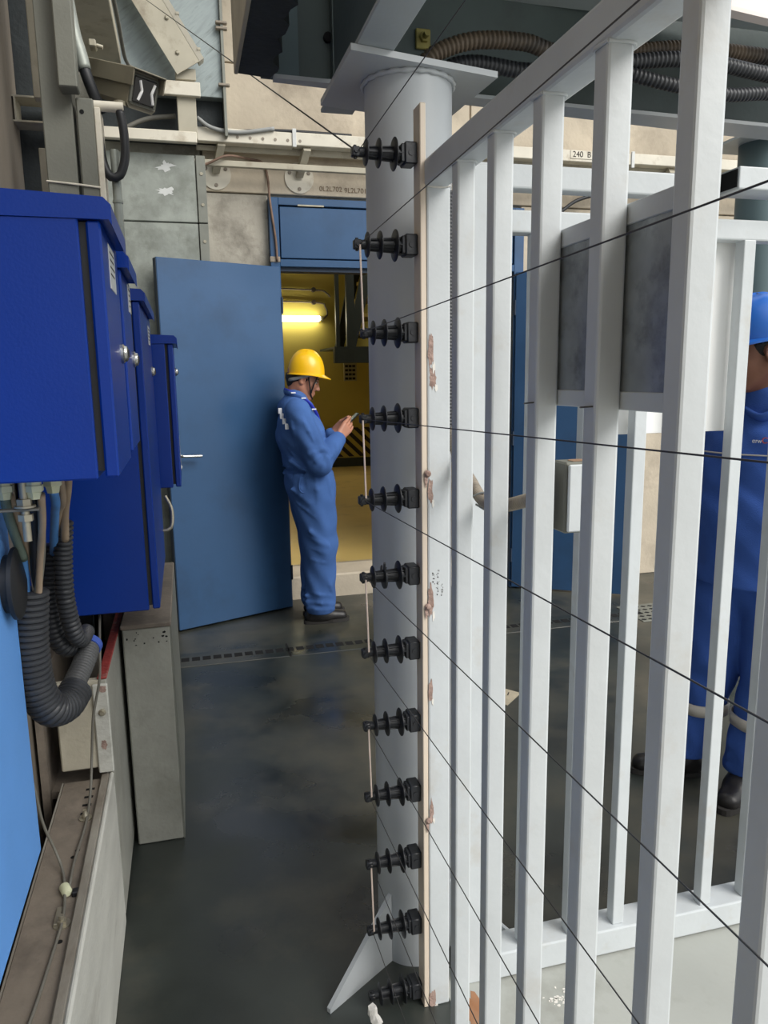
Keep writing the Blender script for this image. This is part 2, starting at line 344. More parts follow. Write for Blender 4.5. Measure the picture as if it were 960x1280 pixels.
def door_leaf(name, hinge, free, lever):
    hx, hy = hinge; fx, fy = free; L = math.hypot(fx-hx, fy-hy); ang = math.atan2(fy-hy, fx-hx)
    t = thing(name, None, None, (hx, hy, 0), kind='structure')
    M = Matrix.Translation((hx, hy, 0)) @ Matrix.Rotation(ang, 4, 'Z')
    side = -1 if lever else 1      # which local y is away from the yard
    y0, y1 = (-0.05, 0.0) if lever else (0.0, 0.05)
    part('leaf', bb((0.004, y0, 0.012), (L, y1, 2.235), 0.003, M), 'blue_door', t)
    part('leaf_edge', bb((L, y0+0.003, 0.02), (L+0.002, y1-0.003, 2.23), 0, M), 'door_edge', t)
    if lever:
        b = B(); box(b, (L-0.075, 0.0, 1.00), (L-0.045, 0.006, 1.22), 0.003, M); hd = part('handle', b, 'chrome', t, label='chrome lever handle')
        b = B(); tube(b, [M @ Vector(p) for p in smooth_path([(L-0.06, 0.003, 1.095), (L-0.06, 0.05, 1.095), (L-0.075, 0.056, 1.095), (L-0.185, 0.056, 1.09)], 0.008)], 0.009, 10)
        part('lever', b, 'chrome', hd, 60)
        b = B(); cyl(b, M @ Vector((L-0.06, 0.004, 1.03)), M @ Vector((L-0.06, 0.02, 1.03)), 0.013, n=14); part('lock_cylinder', b, 'chrome', hd, 40)
    for z in (0.25, 1.1, 2.0):
        b = B(); cyl(b, (hx, hy, z-0.05), (hx, hy, z+0.05), 0.008, n=10); part('hinge', b, 'door_edge', t, 40)
door_leaf('door_1', (0.638, 4.955), (-0.108, 4.652), True)
door_leaf('door_2', (2.242, 4.955), (2.95, 4.50), False)

def far_hall_things():
    la = bpy.data.lights.new('hall_fill_light', 'AREA'); la.energy = 24; la.size = 1.6; la.color = (1.0, 0.95, 0.8); lo = bpy.data.objects.new('hall_fill_light', la); COL.objects.link(lo); lo.location = (3.6, 9.2, 3.94)  # unseen fill light, added to brighten the hall walls evenly
    solo('fill_light_box', bb((2.8, 8.4, 3.95), (4.4, 10.0, 4.0), 0.01), 'vent', 'added unseen flat box above the fill light in the yellow hall', 'lamp')  # made-up box over the fill light, out of view
    b = B(); box(b, (1.02, 11.36, 2.36), (2.03, 11.47, 2.44), 0.02)
    t = thing('tube_lamp', 'glowing white tube lamp on the yellow hall wall', 'lamp', (1.5, 11.48, 2.40))
    part('tube', b, 'tube', t, 40, label='lit white tube')
    part('backplate', bb((1.0, 11.46, 2.365), (2.06, 11.498, 2.435), 0.004), 'hall_wall', t)
    b = B(); cyl(b, (2.03, 11.41, 2.40), (2.07, 11.41, 2.40), 0.035, n=12); part('end_cap', b, 'vent', t, 40)
    for z, lab, pts in ((2.82, 'upper thin wall conduit above the hall lamp, running to the stair post', [(0.6, 11.48, 2.85), (1.9, 11.48, 2.82), (2.12, 11.48, 2.80), (2.2, 11.48, 2.72)]),
                   (2.6, 'lower thin wall conduit curling down to the end of the tube lamp', [(0.6, 11.48, 2.66), (1.95, 11.48, 2.64), (2.12, 11.48, 2.58), (2.15, 11.48, 2.46), (2.07, 11.47, 2.40)])):
        b = B(); tube(b, smooth_path(pts, 0.04), 0.013, 8); t = solo('wall_conduit', b, 'corr_brown', lab, 'conduit', smooth=60)
        b = B(); cyl(b, (1.95, 11.44, pts[1][2]), (1.95, 11.5, pts[1][2]), 0.035, n=10); part('clip', b, 'corr_brown', t, 40)
    # perforated wall vent
    t = thing('wall_vent', 'small pale perforated vent block low under the hall stair', 'vent', (2.485, 11.49, 1.48))
    part('face', bb((2.385, 11.48, 1.48), (2.585, 11.5, 1.75), 0.004), 'vent', t)
    for r in range(4):
        for c in range(3):
            part('hole', bb((2.405+c*0.056, 11.477, 1.50+r*0.062), (2.450+c*0.056, 11.481, 1.535+r*0.062)), 'hole', t)
    # dark steel stair hanging into the doorway view
    t = thing('steel_stair', 'dark steel stair flight with landing inside the yellow hall', 'stair', (2.5, 10.6, 1.72))
    def S(px_x, z, Y=10.6): return (px_x, Y, z)
    part('landing_beam', bb((2.02, 10.3, 1.73), (3.6, 10.42, 1.92), 0.004), 'hall_steel', t)
    part('landing_plate', bb((2.02, 10.3, 1.92), (3.6, 11.45, 1.95)), 'hall_steel', t)
    part('post', bb((2.05, 10.32, 1.95), (2.10, 10.38, 3.6)), 'hall_steel', t)
    part('post', bb((2.20, 10.32, 1.95), (2.31, 10.40, 3.6)), 'hall_steel', t)
    for y in (10.35, 11.2):
        b = B(); prism(b, [(2.20, y, 1.95), (2.33, y, 1.95), (2.75, y, 3.6), (2.58, y, 3.6)], (0, 0.06, 0)); part('stringer', b, 'hall_steel', t)
    for i in range(6):
        part('tread', bb((2.36+i*0.06, 10.40, 2.10+i*0.25), (2.8+i*0.06, 11.2, 2.15+i*0.25), 0.003), 'stair_tread', t)
far_hall_things()

# ------------------------------------------------------------------ floor drain
def drain():
    t = thing('floor_drain', 'narrow slotted steel drain channel set across the floor before the doors', 'drain', (1.4, 4.16, 0))
    for i in range(5):
        x = -0.12+i*0.62
        part('cover_plate', bb((x, 4.05, -0.004), (x+0.612, 4.255, 0.003), 0.002), 'floor_dark', t)
    b = B()
    for i in range(50):
        x = -0.10+i*0.0585
        box(b, (x, 4.13, 0.0005), (x+0.044, 4.185, 0.0042))
    part('slots', b, 'hole', t, kind='stuff')
    b = B()
    for x in (0.5, 1.12, 1.74): box(b, (x-0.004, 4.05, 0.0), (x+0.004, 4.255, 0.0042))
    part('seams', b, 'hole', t, kind='stuff')
    g = part('mesh_grate', bb((2.72, 4.0, -0.004), (3.2, 4.32, 0.004), 0.002), 'galv_dull', t)
    b = B()
    for r in range(5):
        for c in range(9):
            x = 2.745+c*0.05+(r % 2)*0.025; y = 4.03+r*0.06
            prism(b, [(x, y-0.016, 0.0035), (x+0.021, y, 0.0035), (x, y+0.016, 0.0035), (x-0.021, y, 0.0035)], (0, 0, 0.0012))
    part('openings', b, 'hole', g, kind='stuff')
drain()

# ------------------------------------------------------------------ steel frame overhead and the round column
CX, CY, CR = 0.535, 1.785, 0.100
def steelwork():
    t = thing('steel_column', 'grey round steel column carrying the beam beside the fence corner', 'column', (CX, CY, 0))
    b = B(); cyl(b, (CX, CY, 0), (CX, CY, 2.2), CR, n=64); part('shaft', b, 'column', t, 40)
    b = B(); prism(b, [(0.368, 1.627, 2.2), (0.718, 1.699, 2.2), (0.700, 2.02, 2.2), (0.364, 1.956, 2.2)], (0, 0, 0.013)); part('top_plate', b, 'column', t)
    b = B(); ring = [(CX+math.cos(a)*(CR+0.003), CY+math.sin(a)*(CR+0.003), 2.1955+0.0008*math.sin(a*17)) for a in [2*math.pi*i/72 for i in range(73)]]
    tube(b, ring, [0.0055+0.0012*math.sin(i*1.9) for i in range(73)], 8); part('weld_bead', b, 'column', t, 60)
    for a in (213, 333, 93):
        d = Vector((math.cos(math.radians(a)), math.sin(math.radians(a)), 0)); n = Vector((-d.y, d.x, 0))*0.006
        p = Vector((CX, CY, 0))
        b = B(); prism(b, [p+d*0.09-n, p+d*0.33-n, p+d*0.33-n+Vector((0, 0, 0.012)), p+d*0.098-n+Vector((0, 0, 0.20)), p+d*0.09-n+Vector((0, 0, 0.20))], n*2); part('base_fin', b, 'column', t)
    hc = Vector((0.571, CY, 1.972)); dv = (Vector((0.571, CY-0.093, 1.972))-Vector((CX, CY, 1.972))).normalized()
    b = B(); lathe(b, Vector((CX, CY, 1.965))+dv*(CR-0.008), dv, [(0, 0.017), (0.0095, 0.017)], 18); part('cable_hole', b, 'hole', t)
    # long beam over the column, running towards the viewer
    t = thing('steel_beam', 'pale I-beam resting on the column top plate and running overhead', 'beam', (0.423, 1.2, 2.214))
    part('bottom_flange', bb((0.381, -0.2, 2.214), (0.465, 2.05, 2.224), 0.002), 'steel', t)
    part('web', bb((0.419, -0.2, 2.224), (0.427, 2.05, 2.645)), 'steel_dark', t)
    part('top_flange', bb((0.381, -0.2, 2.645), (0.465, 2.05, 2.657), 0.002), 'steel', t)
    # cross beam behind the column
    t = thing('steel_beam', 'dark grey cross beam behind the column with a pale lower flange', 'beam', (1.2, 2.15, 2.30))
    b = B(); prism(b, [(0.27, 2.085, 2.30), (1.651, 2.139, 2.30), (3.4, 2.21, 2.30), (3.4, 2.36, 2.30), (1.725, 2.251, 2.30), (0.27, 2.115, 2.30)], (0, 0, 0.010)); part('bottom_flange', b, 'column', t)
    b = B(); prism(b, [(0.24, 2.115, 2.31), (3.4, 2.30, 2.31), (3.4, 2.31, 2.31), (0.24, 2.125, 2.31)], (0, 0, 0.35)); part('web', b, 'steel_dark', t)
    part('stiffener', bb((0.262, 2.095, 2.31), (0.336, 2.114, 2.66)), 'steel_teal', t)
    part('stiffener', bb((0.425, 2.09, 2.31), (0.432, 2.125, 2.66)), 'steel_dark', t)
    for x, z in ((0.418, 2.42), (0.418, 2.55)):
        b = B(); cyl(b, (x, 2.112, z), (x, 2.127, z), 0.012, n=12); part('bolt_hole', b, 'hole', t)
    part('upper_lip', bb((0.62, 2.06, 2.575), (3.4, 2.16, 2.585)), 'steel', t)
    # blackened short beam at the left end
    b = B(); pts = [(0.178, 1.55, 2.30)]
    for i in range(24):
        y = 1.55+(2.09-1.55)*i/23; pts.append((0.262+0.008*math.sin(i*1.3)+0.005*math.sin(i*3.1+1)+(0.006 if i > 19 else 0), y, 2.30))
    pts.append((0.178, 2.075, 2.30)); prism(b, pts, (0, 0, 0.33))
    t = thing('coated_beam', 'black flaking coated beam end hanging left of the column', 'beam', (0.22, 1.6, 2.30))
    part('coating', b, 'burnt_and_shade', t); part('edge_angle', bb((0.168, 1.55, 2.295), (0.178, 2.07, 2.64), 0.002), 'cream_dull', t)
    b = B(); prism(b, [(1.25, 1.855, 2.478), (2.6, 2.06, 2.478), (2.6, 2.06, 2.80), (1.25, 1.855, 2.80)], (0, 0.01, 0)); prism(b, [(1.25, 1.82, 2.468), (2.6, 2.025, 2.468), (2.6, 2.06, 2.468), (1.25, 1.855, 2.468)], (0, 0, 0.010))
    solo('fascia_channel', b, 'pale', 'pale cream channel fixed under the deck, above the black conduits', 'channel')
    t = thing('anchor_bolt', 'yellow zinc anchor bolt with square washer on the cross beam web', 'bolt', (0.682, 2.13, 2.445))
    part('washer', bb((0.662, 2.128, 2.420), (0.703, 2.138, 2.470), 0.002), 'brass', t)
    b = B(); lathe(b, (0.684, 2.130, 2.447), (0, -1, 0), [(0, 0.014), (0.014, 0.014)], 6); lathe(b, (0.684, 2.118, 2.447), (0, -1, 0), [(0, 0.008), (0.022, 0.008)], 12); part('nut', b, 'brass', t)
    # second column far right
    t = thing('steel_column', 'teal grey steel column standing behind the man in the blue helmet', 'column', (2.66, 3.2, 0))
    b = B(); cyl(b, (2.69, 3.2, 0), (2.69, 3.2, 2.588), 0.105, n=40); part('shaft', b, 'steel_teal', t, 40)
    part('top_plate', bb((2.50, 3.03, 2.588), (2.88, 3.37, 2.60)), 'steel', t)
    # conduits hung along the cross beam
    for lab, pts, r, m in (('thick brown corrugated conduit arching out over the column plate, uppermost of the bundle', [(0.60, 1.99, 2.25), (0.637, 1.97, 2.325), (0.70, 1.96, 2.362), (0.78, 1.95, 2.38), (0.90, 1.95, 2.385), (1.0, 1.96, 2.372), (1.2, 2.0, 2.405), (1.45, 2.0, 2.435), (1.9, 2.0, 2.43)], 0.021, 'corr_brown'),
                         ('dark corrugated conduit tucked under the brown arching one, middle of the bundle', [(0.66, 2.02, 2.25), (0.70, 2.0, 2.32), (0.78, 2.0, 2.345), (0.92, 2.0, 2.338), (1.05, 1.98, 2.345), (1.2, 1.97, 2.37), (1.4, 1.95, 2.385), (1.65, 1.95, 2.365), (1.95, 1.96, 2.35)], 0.020, 'corr'),
                         ('dark corrugated conduit sagging lowest below the conduit bundle', [(0.95, 2.04, 2.335), (1.10, 1.99, 2.368), (1.2, 1.97, 2.345), (1.33, 1.95, 2.318), (1.5, 1.95, 2.305), (1.65, 1.95, 2.318), (1.95, 1.96, 2.33)], 0.018, 'corr')):
        b = B(); corrugated(b, pts, r, 0.012, 0.005, 14); solo('corrugated_conduit', b, m, lab, 'conduit', smooth=180)
steelwork()

# ------------------------------------------------------------------ fences
FX = 0.50
def tubebar(x0, x1, y0, y1, z0, z1, bev=0.004): return bb((x0, y0, z0), (x1, y1, z1), bev, None, 2)
def fences():
    t = thing('railing_fence', 'pale grey square-bar fence in front, bars side on, running towards the viewer', 'fence', (0.52, 1.0, 0))
    part('top_rail', tubebar(0.500, 0.552, -0.75, 1.583, 1.930, 1.982, 0.006), 'fence', t)
    part('rail_end_cap', bb((0.500, 1.583, 1.931), (0.551, 1.590, 1.981), 0.002), 'black', t, label='dark gap at the rail end')
    for i in range(11):
        y = 1.362-0.168*i
        o = part('bar', tubebar(0.500, 0.535, y, y+0.032, 0.0, 1.932), 'fence', t)
        b = B(); w = [(0.500, y, 1.929), (0.535, y, 1.929), (0.535, y+0.032, 1.929), (0.500, y+0.032, 1.929), (0.500, y, 1.929)]
        if i < 6:
            tube(b, smooth_path(w, 0.006), 0.0026, 6); part('weld', b, 'fence', o, 60)
    p = part('corner_post', tubebar(0.504, 0.556, 1.555, 1.605, 0.0, 1.930, 0.004), 'fence', t)
    b = B(); tube(b, smooth_path([(0.506, 1.556, 1.932), (0.53, 1.5545, 1.929), (0.555, 1.556, 1.933)], 0.005), 0.003, 6); part('weld', b, 'flake', p, 60)
    # rusty scars where the paint has come away along the strip
    for k, (x, z, rx, rz) in enumerate(((0.512, 1.60, 0.008, 0.045), (0.516, 1.545, 0.009, 0.03), (0.510, 1.30, 0.007, 0.035), (0.510, 1.05, 0.008, 0.045), (0.509, 0.835, 0.006, 0.035), (0.511, 0.535, 0.006, 0.035), (0.512, 0.02, 0.012, 0.03))):
        b = B(); ngon_patch(b, (x, 1.5552, z), (1, 0, 0), (0, 0, 1), rx, rz, (0, -1, 0), 0.0008, 22, 0.4, k); part('rust_scar', b, 'rust', p, label='rusty bare patch')
        b = B(); ngon_patch(b, (x+rx*0.8, 1.5551, z-rz*0.75), (1, 0, 0), (0, 0, 1), rx*0.5, rz*0.35, (0, -1, 0), 0.0012, 14, 0.5, k+50); part('paint_flake', b, 'flake', p)
    # illegible pen notes on the post
    b = B(); rr = random.Random(3)
    for cx_, z0, z1 in ((0.517, 1.115, 1.092), (0.527, 1.118, 1.062), (0.537, 1.085, 1.06)):
        z = z0
        while z > z1:
            for _ in range(3):
                x = cx_+rr.uniform(-0.003, 0.003); zz = z+rr.uniform(-0.003, 0.003)
                box(b, (x-0.0004*rr.choice((1, 4)), 1.5546, zz-0.0004*rr.choice((1, 4))), (x+0.0006, 1.5552, zz+0.0006))
            z -= 0.0075
    part('pen_marks', b, 'ink', p, kind='stuff')
    # flat strip that carries the insulators
    t = thing('insulator_strip', 'narrow beige flat strip bolted upright to the fence corner post', 'strip', (0.496, 1.58, 0))
    part('strip_bar', bb((0.4905, 1.556, 0.0), (0.5030, 1.602, 2.088), 0.0015), 'strip', t)
    for k, z in enumerate((1.339, 1.038, 0.511)):
        b = B(); lathe(b, (0.503, 1.5535, z), (0, -1, 0), [(0, 0.0075), (0.003, 0.0075), (0.006, 0.004)], 14); part('screw', b, 'rust', t, 40, label='rusty screw head')
        b = B(); ngon_patch(b, (0.500, 1.5528, z-0.01), (1, 0, 0), (0, 0, 1), 0.0045, 0.022, (0, -1, 0), 0.0006, 14, 0.4, k+9); part('rust_stain', b, 'rust', t)
    # ---- fence across, behind
    t = thing('railing_fence', 'pale grey fence standing across behind the front bars, with low kerb rail', 'fence', (1.4, 1.62, 0))
    part('top_rail', tubebar(0.62, 1.16, 1.60, 1.645, 1.946, 1.996, 0.004), 'fence', t)
    part('middle_rail', tubebar(0.62, 4.0, 1.60, 1.645, 1.855, 1.902, 0.004), 'fence', t)
    part('kerb_rail', tubebar(0.665, 4.0, 1.585, 1.665, 0.006, 0.078, 0.004), 'fence', t)
    part('end_post', tubebar(0.602, 0.662, 1.595, 1.65, 0.0, 1.99, 0.004), 'fence', t)
    for i in range(14):
        x = 0.765+0.137*i
        part('bar', tubebar(x, x+0.033, 1.600, 1.632, 0.078, 1.857, 0.0025), 'fence', t)
    t = thing('gate_rail', 'short pale tube rail with an open dark end, just before the rear fence', 'rail', (1.6, 1.5, 1.955))
    part('tube', tubebar(1.246, 2.6, 1.55, 1.64, 1.957, 2.006, 0.003), 'fence', t)
    part('open_end', bb((1.2445, 1.556, 1.962), (1.2475, 1.634, 2.001)), 'hole', t)
    part('post', tubebar(2.5, 2.55, 1.552, 1.582, 0.0, 1.957, 0.003), 'fence', t)
    # white board on the rear fence
    t = thing('sign_board', 'blank bright white board fixed behind the bars of the rear fence', 'board', (1.14, 1.645, 1.40))
    part('board', bb((0.985, 1.650, 1.400), (1.339, 1.656, 1.860), 0.001), 'white', t)
    b = B()
    for x in (1.062, 1.202): cyl(b, (x, 1.640, 1.43), (x, 1.650, 1.43), 0.006, n=10)
    part('fixing', b, 'zinc', t, 40)
    # back of the framed metal sheet wired to the front bars
    t = thing('metal_sheet', 'dull galvanised sheet in a pale frame, fixed to the back of the front bars', 'sheet', (0.545, 0.91, 1.503))
    part('sheet', bb((0.5385, 0.725, 1.52), (0.5415, 1.085, 1.735)), 'plate_galv', t)
    for lo, hi in (((0.536, 0.715, 1.727), (0.552, 1.095, 1.752)), ((0.536, 0.715, 1.503), (0.552, 1.095, 1.526)), ((0.536, 1.085, 1.526), (0.552, 1.095, 1.727)), ((0.536, 0.715, 1.526), (0.552, 0.725, 1.727))):
        part('frame_strip', bb(lo, hi, 0.001), 'fence', t)
    b = B()
    for y in (1.03, 0.862): tube(b, smooth_path([(0.534, y+0.005, 1.51), (0.498, y+0.004, 1.508), (0.498, y+0.03, 1.506), (0.534, y+0.034, 1.507)], 0.005), 0.0012, 6)
    part('tie_wire', b, 'wire', t)
    # junction box and its flexible conduit
    t = thing('junction_box', 'small grey junction box clamped between two front bars', 'box', (0.575, 1.02, 1.307))
    part('body', bb((0.548, 1.02, 1.309), (0.612, 1.063, 1.418), 0.003), 'trunk', t)
    part('lid', bb((0.551, 1.0135, 1.312), (0.609, 1.0195, 1.415), 0.002), 'fence', t)
    b = B(); ngon_patch(b, (0.58, 1.04, 1.4182), (1, 0, 0), (0, 1, 0), 0.026, 0.014, (0, 0, 1), 0.0008, 14, 0.4, 4); part('rust_stain', b, 'rust_orange', t)
    b = B(); cyl(b, (0.58, 1.062, 1.345), (0.58, 1.09, 1.342), 0.016, n=14); part('gland', b, 'zinc', t, 40)
    b = B(); corrugated(b, [(0.58, 1.085, 1.342), (0.572, 1.17, 1.338), (0.560, 1.27, 1.312), (0.556, 1.36, 1.306), (0.566, 1.46, 1.335), (0.575, 1.56, 1.37), (0.578, 1.602, 1.43)], 0.0125, 0.0065, 0.002, 12)
    solo('corrugated_conduit', b, 'corr_dusty', 'dusty grey flexible conduit running from the junction box to the corner post', 'conduit', smooth=180)
    b = B(); corrugated(b, [(0.583, 1.622, 1.38), (0.5735, 1.618, 1.45), (0.5725, 1.612, 1.7), (0.5725, 1.612, 1.935)], 0.0118, 0.0075, 0.0022, 12)
    solo('corrugated_conduit', b, 'corr', 'black corrugated conduit climbing the side of the corner post', 'conduit', smooth=180)
    b = B(); tube(b, smooth_path([(0.558, 1.53, 1.300), (0.545, 1.44, 1.302), (0.545, 1.39, 1.312), (0.556, 1.365, 1.322), (0.572, 1.352, 1.318), (0.576, 1.352, 1.298), (0.56, 1.355, 1.289), (0.545, 1.375, 1.298)], 0.006), 0.0022, 6)
    solo('cable_tie', b, 'strap_grey', 'thin grey cable tie holding the flexible conduit near the post', 'tie', smooth=60)
fences()

# ------------------------------------------------------------------ insulators and wires
IZ = [1.997, 1.818, 1.640, 1.459, 1.282, 1.107, 0.930, 0.7515, 0.573, 0.3965, 0.217, 0.034]
ITIP = 0.357; IY = 1.592
ORD = ['topmost', 'second', 'third', 'fourth', 'fifth', 'sixth', 'seventh', 'eighth', 'ninth', 'tenth', 'eleventh', 'lowest']
def insulator_meshes():
    """local frame: x from the tip (0) to the strip (0.130)"""
    out = {}
    b = B(); lathe(b, (0.012, 0, 0), (1, 0, 0), [(0, 0.0095), (0.03, 0.0105), (0.06, 0.0125), (0.094, 0.0145)], 20)
    for a in range(8):
        an = a*math.pi/4; d = Vector((0, math.cos(an), math.sin(an))); n = Vector((0, -math.sin(an), math.cos(an)))*0.0011
        for x0, x1, r0, r1 in ((0.031, 0.051, 0.0128, 0.0138), (0.0565, 0.083, 0.0142, 0.0158), (0.089, 0.106, 0.0162, 0.018)):
            prism(b, [Vector((x0, 0, 0))+d*0.009-n, Vector((x1, 0, 0))+d*0.009-n, Vector((x1, 0, 0))+d*r1-n, Vector((x0, 0, 0))+d*r0-n], n*2)
    out['core'] = mk(b, 'core', 'insul', 35)
    for k, (x, r) in enumerate(((0.0285, 0.0255), (0.0545, 0.0285), (0.0865, 0.0325))):
        b = B(); lathe(b, (x-0.004, 0, 0), (1, 0, 0), [(0, 0.010), (0.001, r*0.62), (0.0028, r*0.96), (0.0038, r), (0.0050, r), (0.0056, r*0.95), (0.0052, r*0.6), (0.0062, 0.0105)], 36)
        out['shed%d' % k] = mk(b, 'shed', 'insul', 35)
    b = B(); box(b, (0, -0.009, -0.0095), (0.016, 0.009, 0.0095), 0.002); cyl(b, (0.008, -0.0125, 0), (0.008, 0.0125, 0), 0.0042, n=10); cyl(b, (0.007, 0, -0.013), (0.007, 0, 0.013), 0.0032, n=10)
    out['clamp_head'] = mk(b, 'clamp_head', 'insul', 40)
    b = B(); box(b, (0.104, -0.021, -0.0215), (0.130, 0.021, 0.0215), 0.0025); box(b, (0.097, -0.017, -0.018), (0.106, 0.017, 0.018), 0.002); cyl(b, (0.117, -0.0225, 0), (0.117, -0.0185, 0), 0.006, n=12)
    out['mount'] = mk(b, 'mount', 'insul', 40)
    # broken shed for the damaged one
    b = B(); n = 40; c0 = [b.verts.new((0.0505, 0, 0)), b.verts.new((0.0565, 0, 0))]; rr = random.Random(5); ring = []
    for i in range(n):
        a = 2*math.pi*i/n; r = 0.0285
        if 0.9 < a < 2.6: r = rr.choice((0.015, 0.031, 0.019, 0.034, 0.012))
        ring.append([b.verts.new((0.0515, math.cos(a)*r, math.sin(a)*r)), b.verts.new((0.0555, math.cos(a)*r, math.sin(a)*r))])
    for i in range(n):
        p, q = ring[i], ring[(i+1) % n]
        b.faces.new((c0[0], q[0], p[0])); b.faces.new((c0[1], p[1], q[1])); b.faces.new((p[0], q[0], q[1], p[1]))
    out['broken'] = mk(b, 'shed', 'insul')
    return out
def insulators():
    ms = insulator_meshes(); sc = (0.4905-ITIP)/0.130
    for i, z in enumerate(IZ):
        lab = '%s black ribbed insulator on the beige strip' % ORD[i] + (' from the top' if 0 < i < 11 else '') + (', its middle shed broken' if i == 5 else (' just above the floor' if i == 11 else ''))
        t = thing('insulator', lab, 'insulator', (ITIP+(0.012 if i == 2 else 0.006 if i == 3 else 0), IY, z), 'black insulators in a column on the strip')
        t.scale = (sc*(1-(0.012/0.13 if i == 2 else 0.006/0.13 if i == 3 else 0)), 1, 1)
        for nm, me in ms.items():
            if nm == 'broken' and i != 5: continue
            if nm == 'shed1' and i == 5: continue
            o = bpy.data.objects.new(me.name.split('.')[0], me); COL.objects.link(o); o.parent = t
    # long wires to the viewer's end of the fence
    slope = 0.026
    for i, z in enumerate(IZ):
        x = ITIP+0.012; b = B(); pts = [Vector((x, IY-0.011, z)), Vector((x+0.004, 0.4, z+slope*1.2)), Vector((x+0.008, -0.9, z+slope*2.5))]
        tube(b, smooth_path(pts, 0.25), 0.00088, 6)
        n = 5
        loop = [(x+0.006*math.cos(k), IY+0.011*math.sin(k), z+0.004*math.cos(k*1.5)) for k in [j*0.7 for j in range(10)]]
        tube(b, smooth_path(loop, 0.004), 0.0011, 5)
        solo('fence_wire', b, 'wire', 'thin steel wire running towards the viewer from the %s insulator%s' % (ORD[i], ' from the top' if 0 < i < 11 else ''), 'wire', 'fence wires strung along the front bars', smooth=60)
    b = B(); tube(b, [Vector((ITIP+0.006, IY+0.004, IZ[0]+0.006)), Vector((-0.070, 4.692, 3.574))], 0.0018, 6)
    solo('stay_wire', b, 'wire', 'lone wire rising from the topmost insulator to the sloping channel in the far corner', 'wire', smooth=60)
    for a in (1, 3, 5, 7, 9):
        z0, z1 = IZ[a]-0.002, IZ[a+1]+0.006; x = ITIP+(0.010 if a != 1 else 0.011)
        b = B(); tube(b, smooth_path([(x, IY-0.012, z0), (x+0.0015, IY-0.014, (z0+z1)/2), (x+0.004, IY-0.012, z1)], 0.02), 0.0021, 6)
        solo('jumper_wire', b, 'jumper', 'short pale jumper wire hanging between the %s and %s insulators' % (ORD[a], ORD[a+1]), 'wire', 'pale jumper wires between insulators', smooth=60)
insulators()

def small_floor_things():
    b = B(); rr = random.Random(2); rings = []
    for k in range(9):
        t = k/8; z = 0.0+0.085*t; r = 0.016*(1-0.35*t)*(1 if k else 0.9); cx = 0.352+0.006*math.sin(t*5); cy = 1.512-0.006*t
        rings.append([b.verts.new((cx+math.cos(a)*r*rr.uniform(0.75, 1.2), cy+math.sin(a)*r*rr.uniform(0.75, 1.2), z+rr.uniform(-0.004, 0.004) if k else 0.0)) for a in [2*math.pi*i/10 for i in range(10)]])
    for p, q in zip(rings, rings[1:]):
        for i in range(10): b.faces.new((p[i], p[(i+1) % 10], q[(i+1) % 10], q[i]))
    b.faces.new(rings[-1]); b.faces.new(rings[0][::-1])
    solo('rag', b, 'rag', 'crumpled white rag standing on the floor below the lowest insulator', 'rag')
    b = B(); prism(b, [(1.40, 3.11, 0), (1.52, 3.22, 0), (1.46, 3.30, 0), (1.34, 3.19, 0)], (0, 0, 0.003)); t = solo('card', b, 'paper', 'beige printed card lying on the dark floor beyond the fence', 'card')
    b = B()
    for k in range(3):
        o = Vector((1.375+0.035*k, 3.15+0.032*k, 0.003)); prism(b, [o, o+Vector((0.02, 0.03, 0)), o+Vector((0.024, 0.026, 0)), o+Vector((0.004, -0.004, 0))], (0, 0, 0.0005))
    part('print', b, 'ink', t)
    b = B(); ngon_patch(b, (0.615, 1.50, 0.0), (1, 0, 0), (0, 1, 0), 0.04, 0.075, (0, 0, 1), 0.0008, 26, 0.4, 3); solo('floor_stain', b, 'rust_orange', 'orange rust stain on the pale floor under the front bars', 'stain')
    b = B(); rr = random.Random(8)
    for _ in range(26):
        ngon_patch(b, (0.825+rr.gauss(0, 0.02), 1.485+rr.gauss(0, 0.016), 0), (1, 0, 0), (0, 1, 0), rr.uniform(0.002, 0.008), rr.uniform(0.002, 0.006), (0, 0, 1), 0.001, 7, 0.5, rr.randint(0, 999))
    solo('paint_chips', b, 'flake', 'scatter of white paint chips on the pale floor by the rear fence', 'chips', kind='stuff')
small_floor_things()

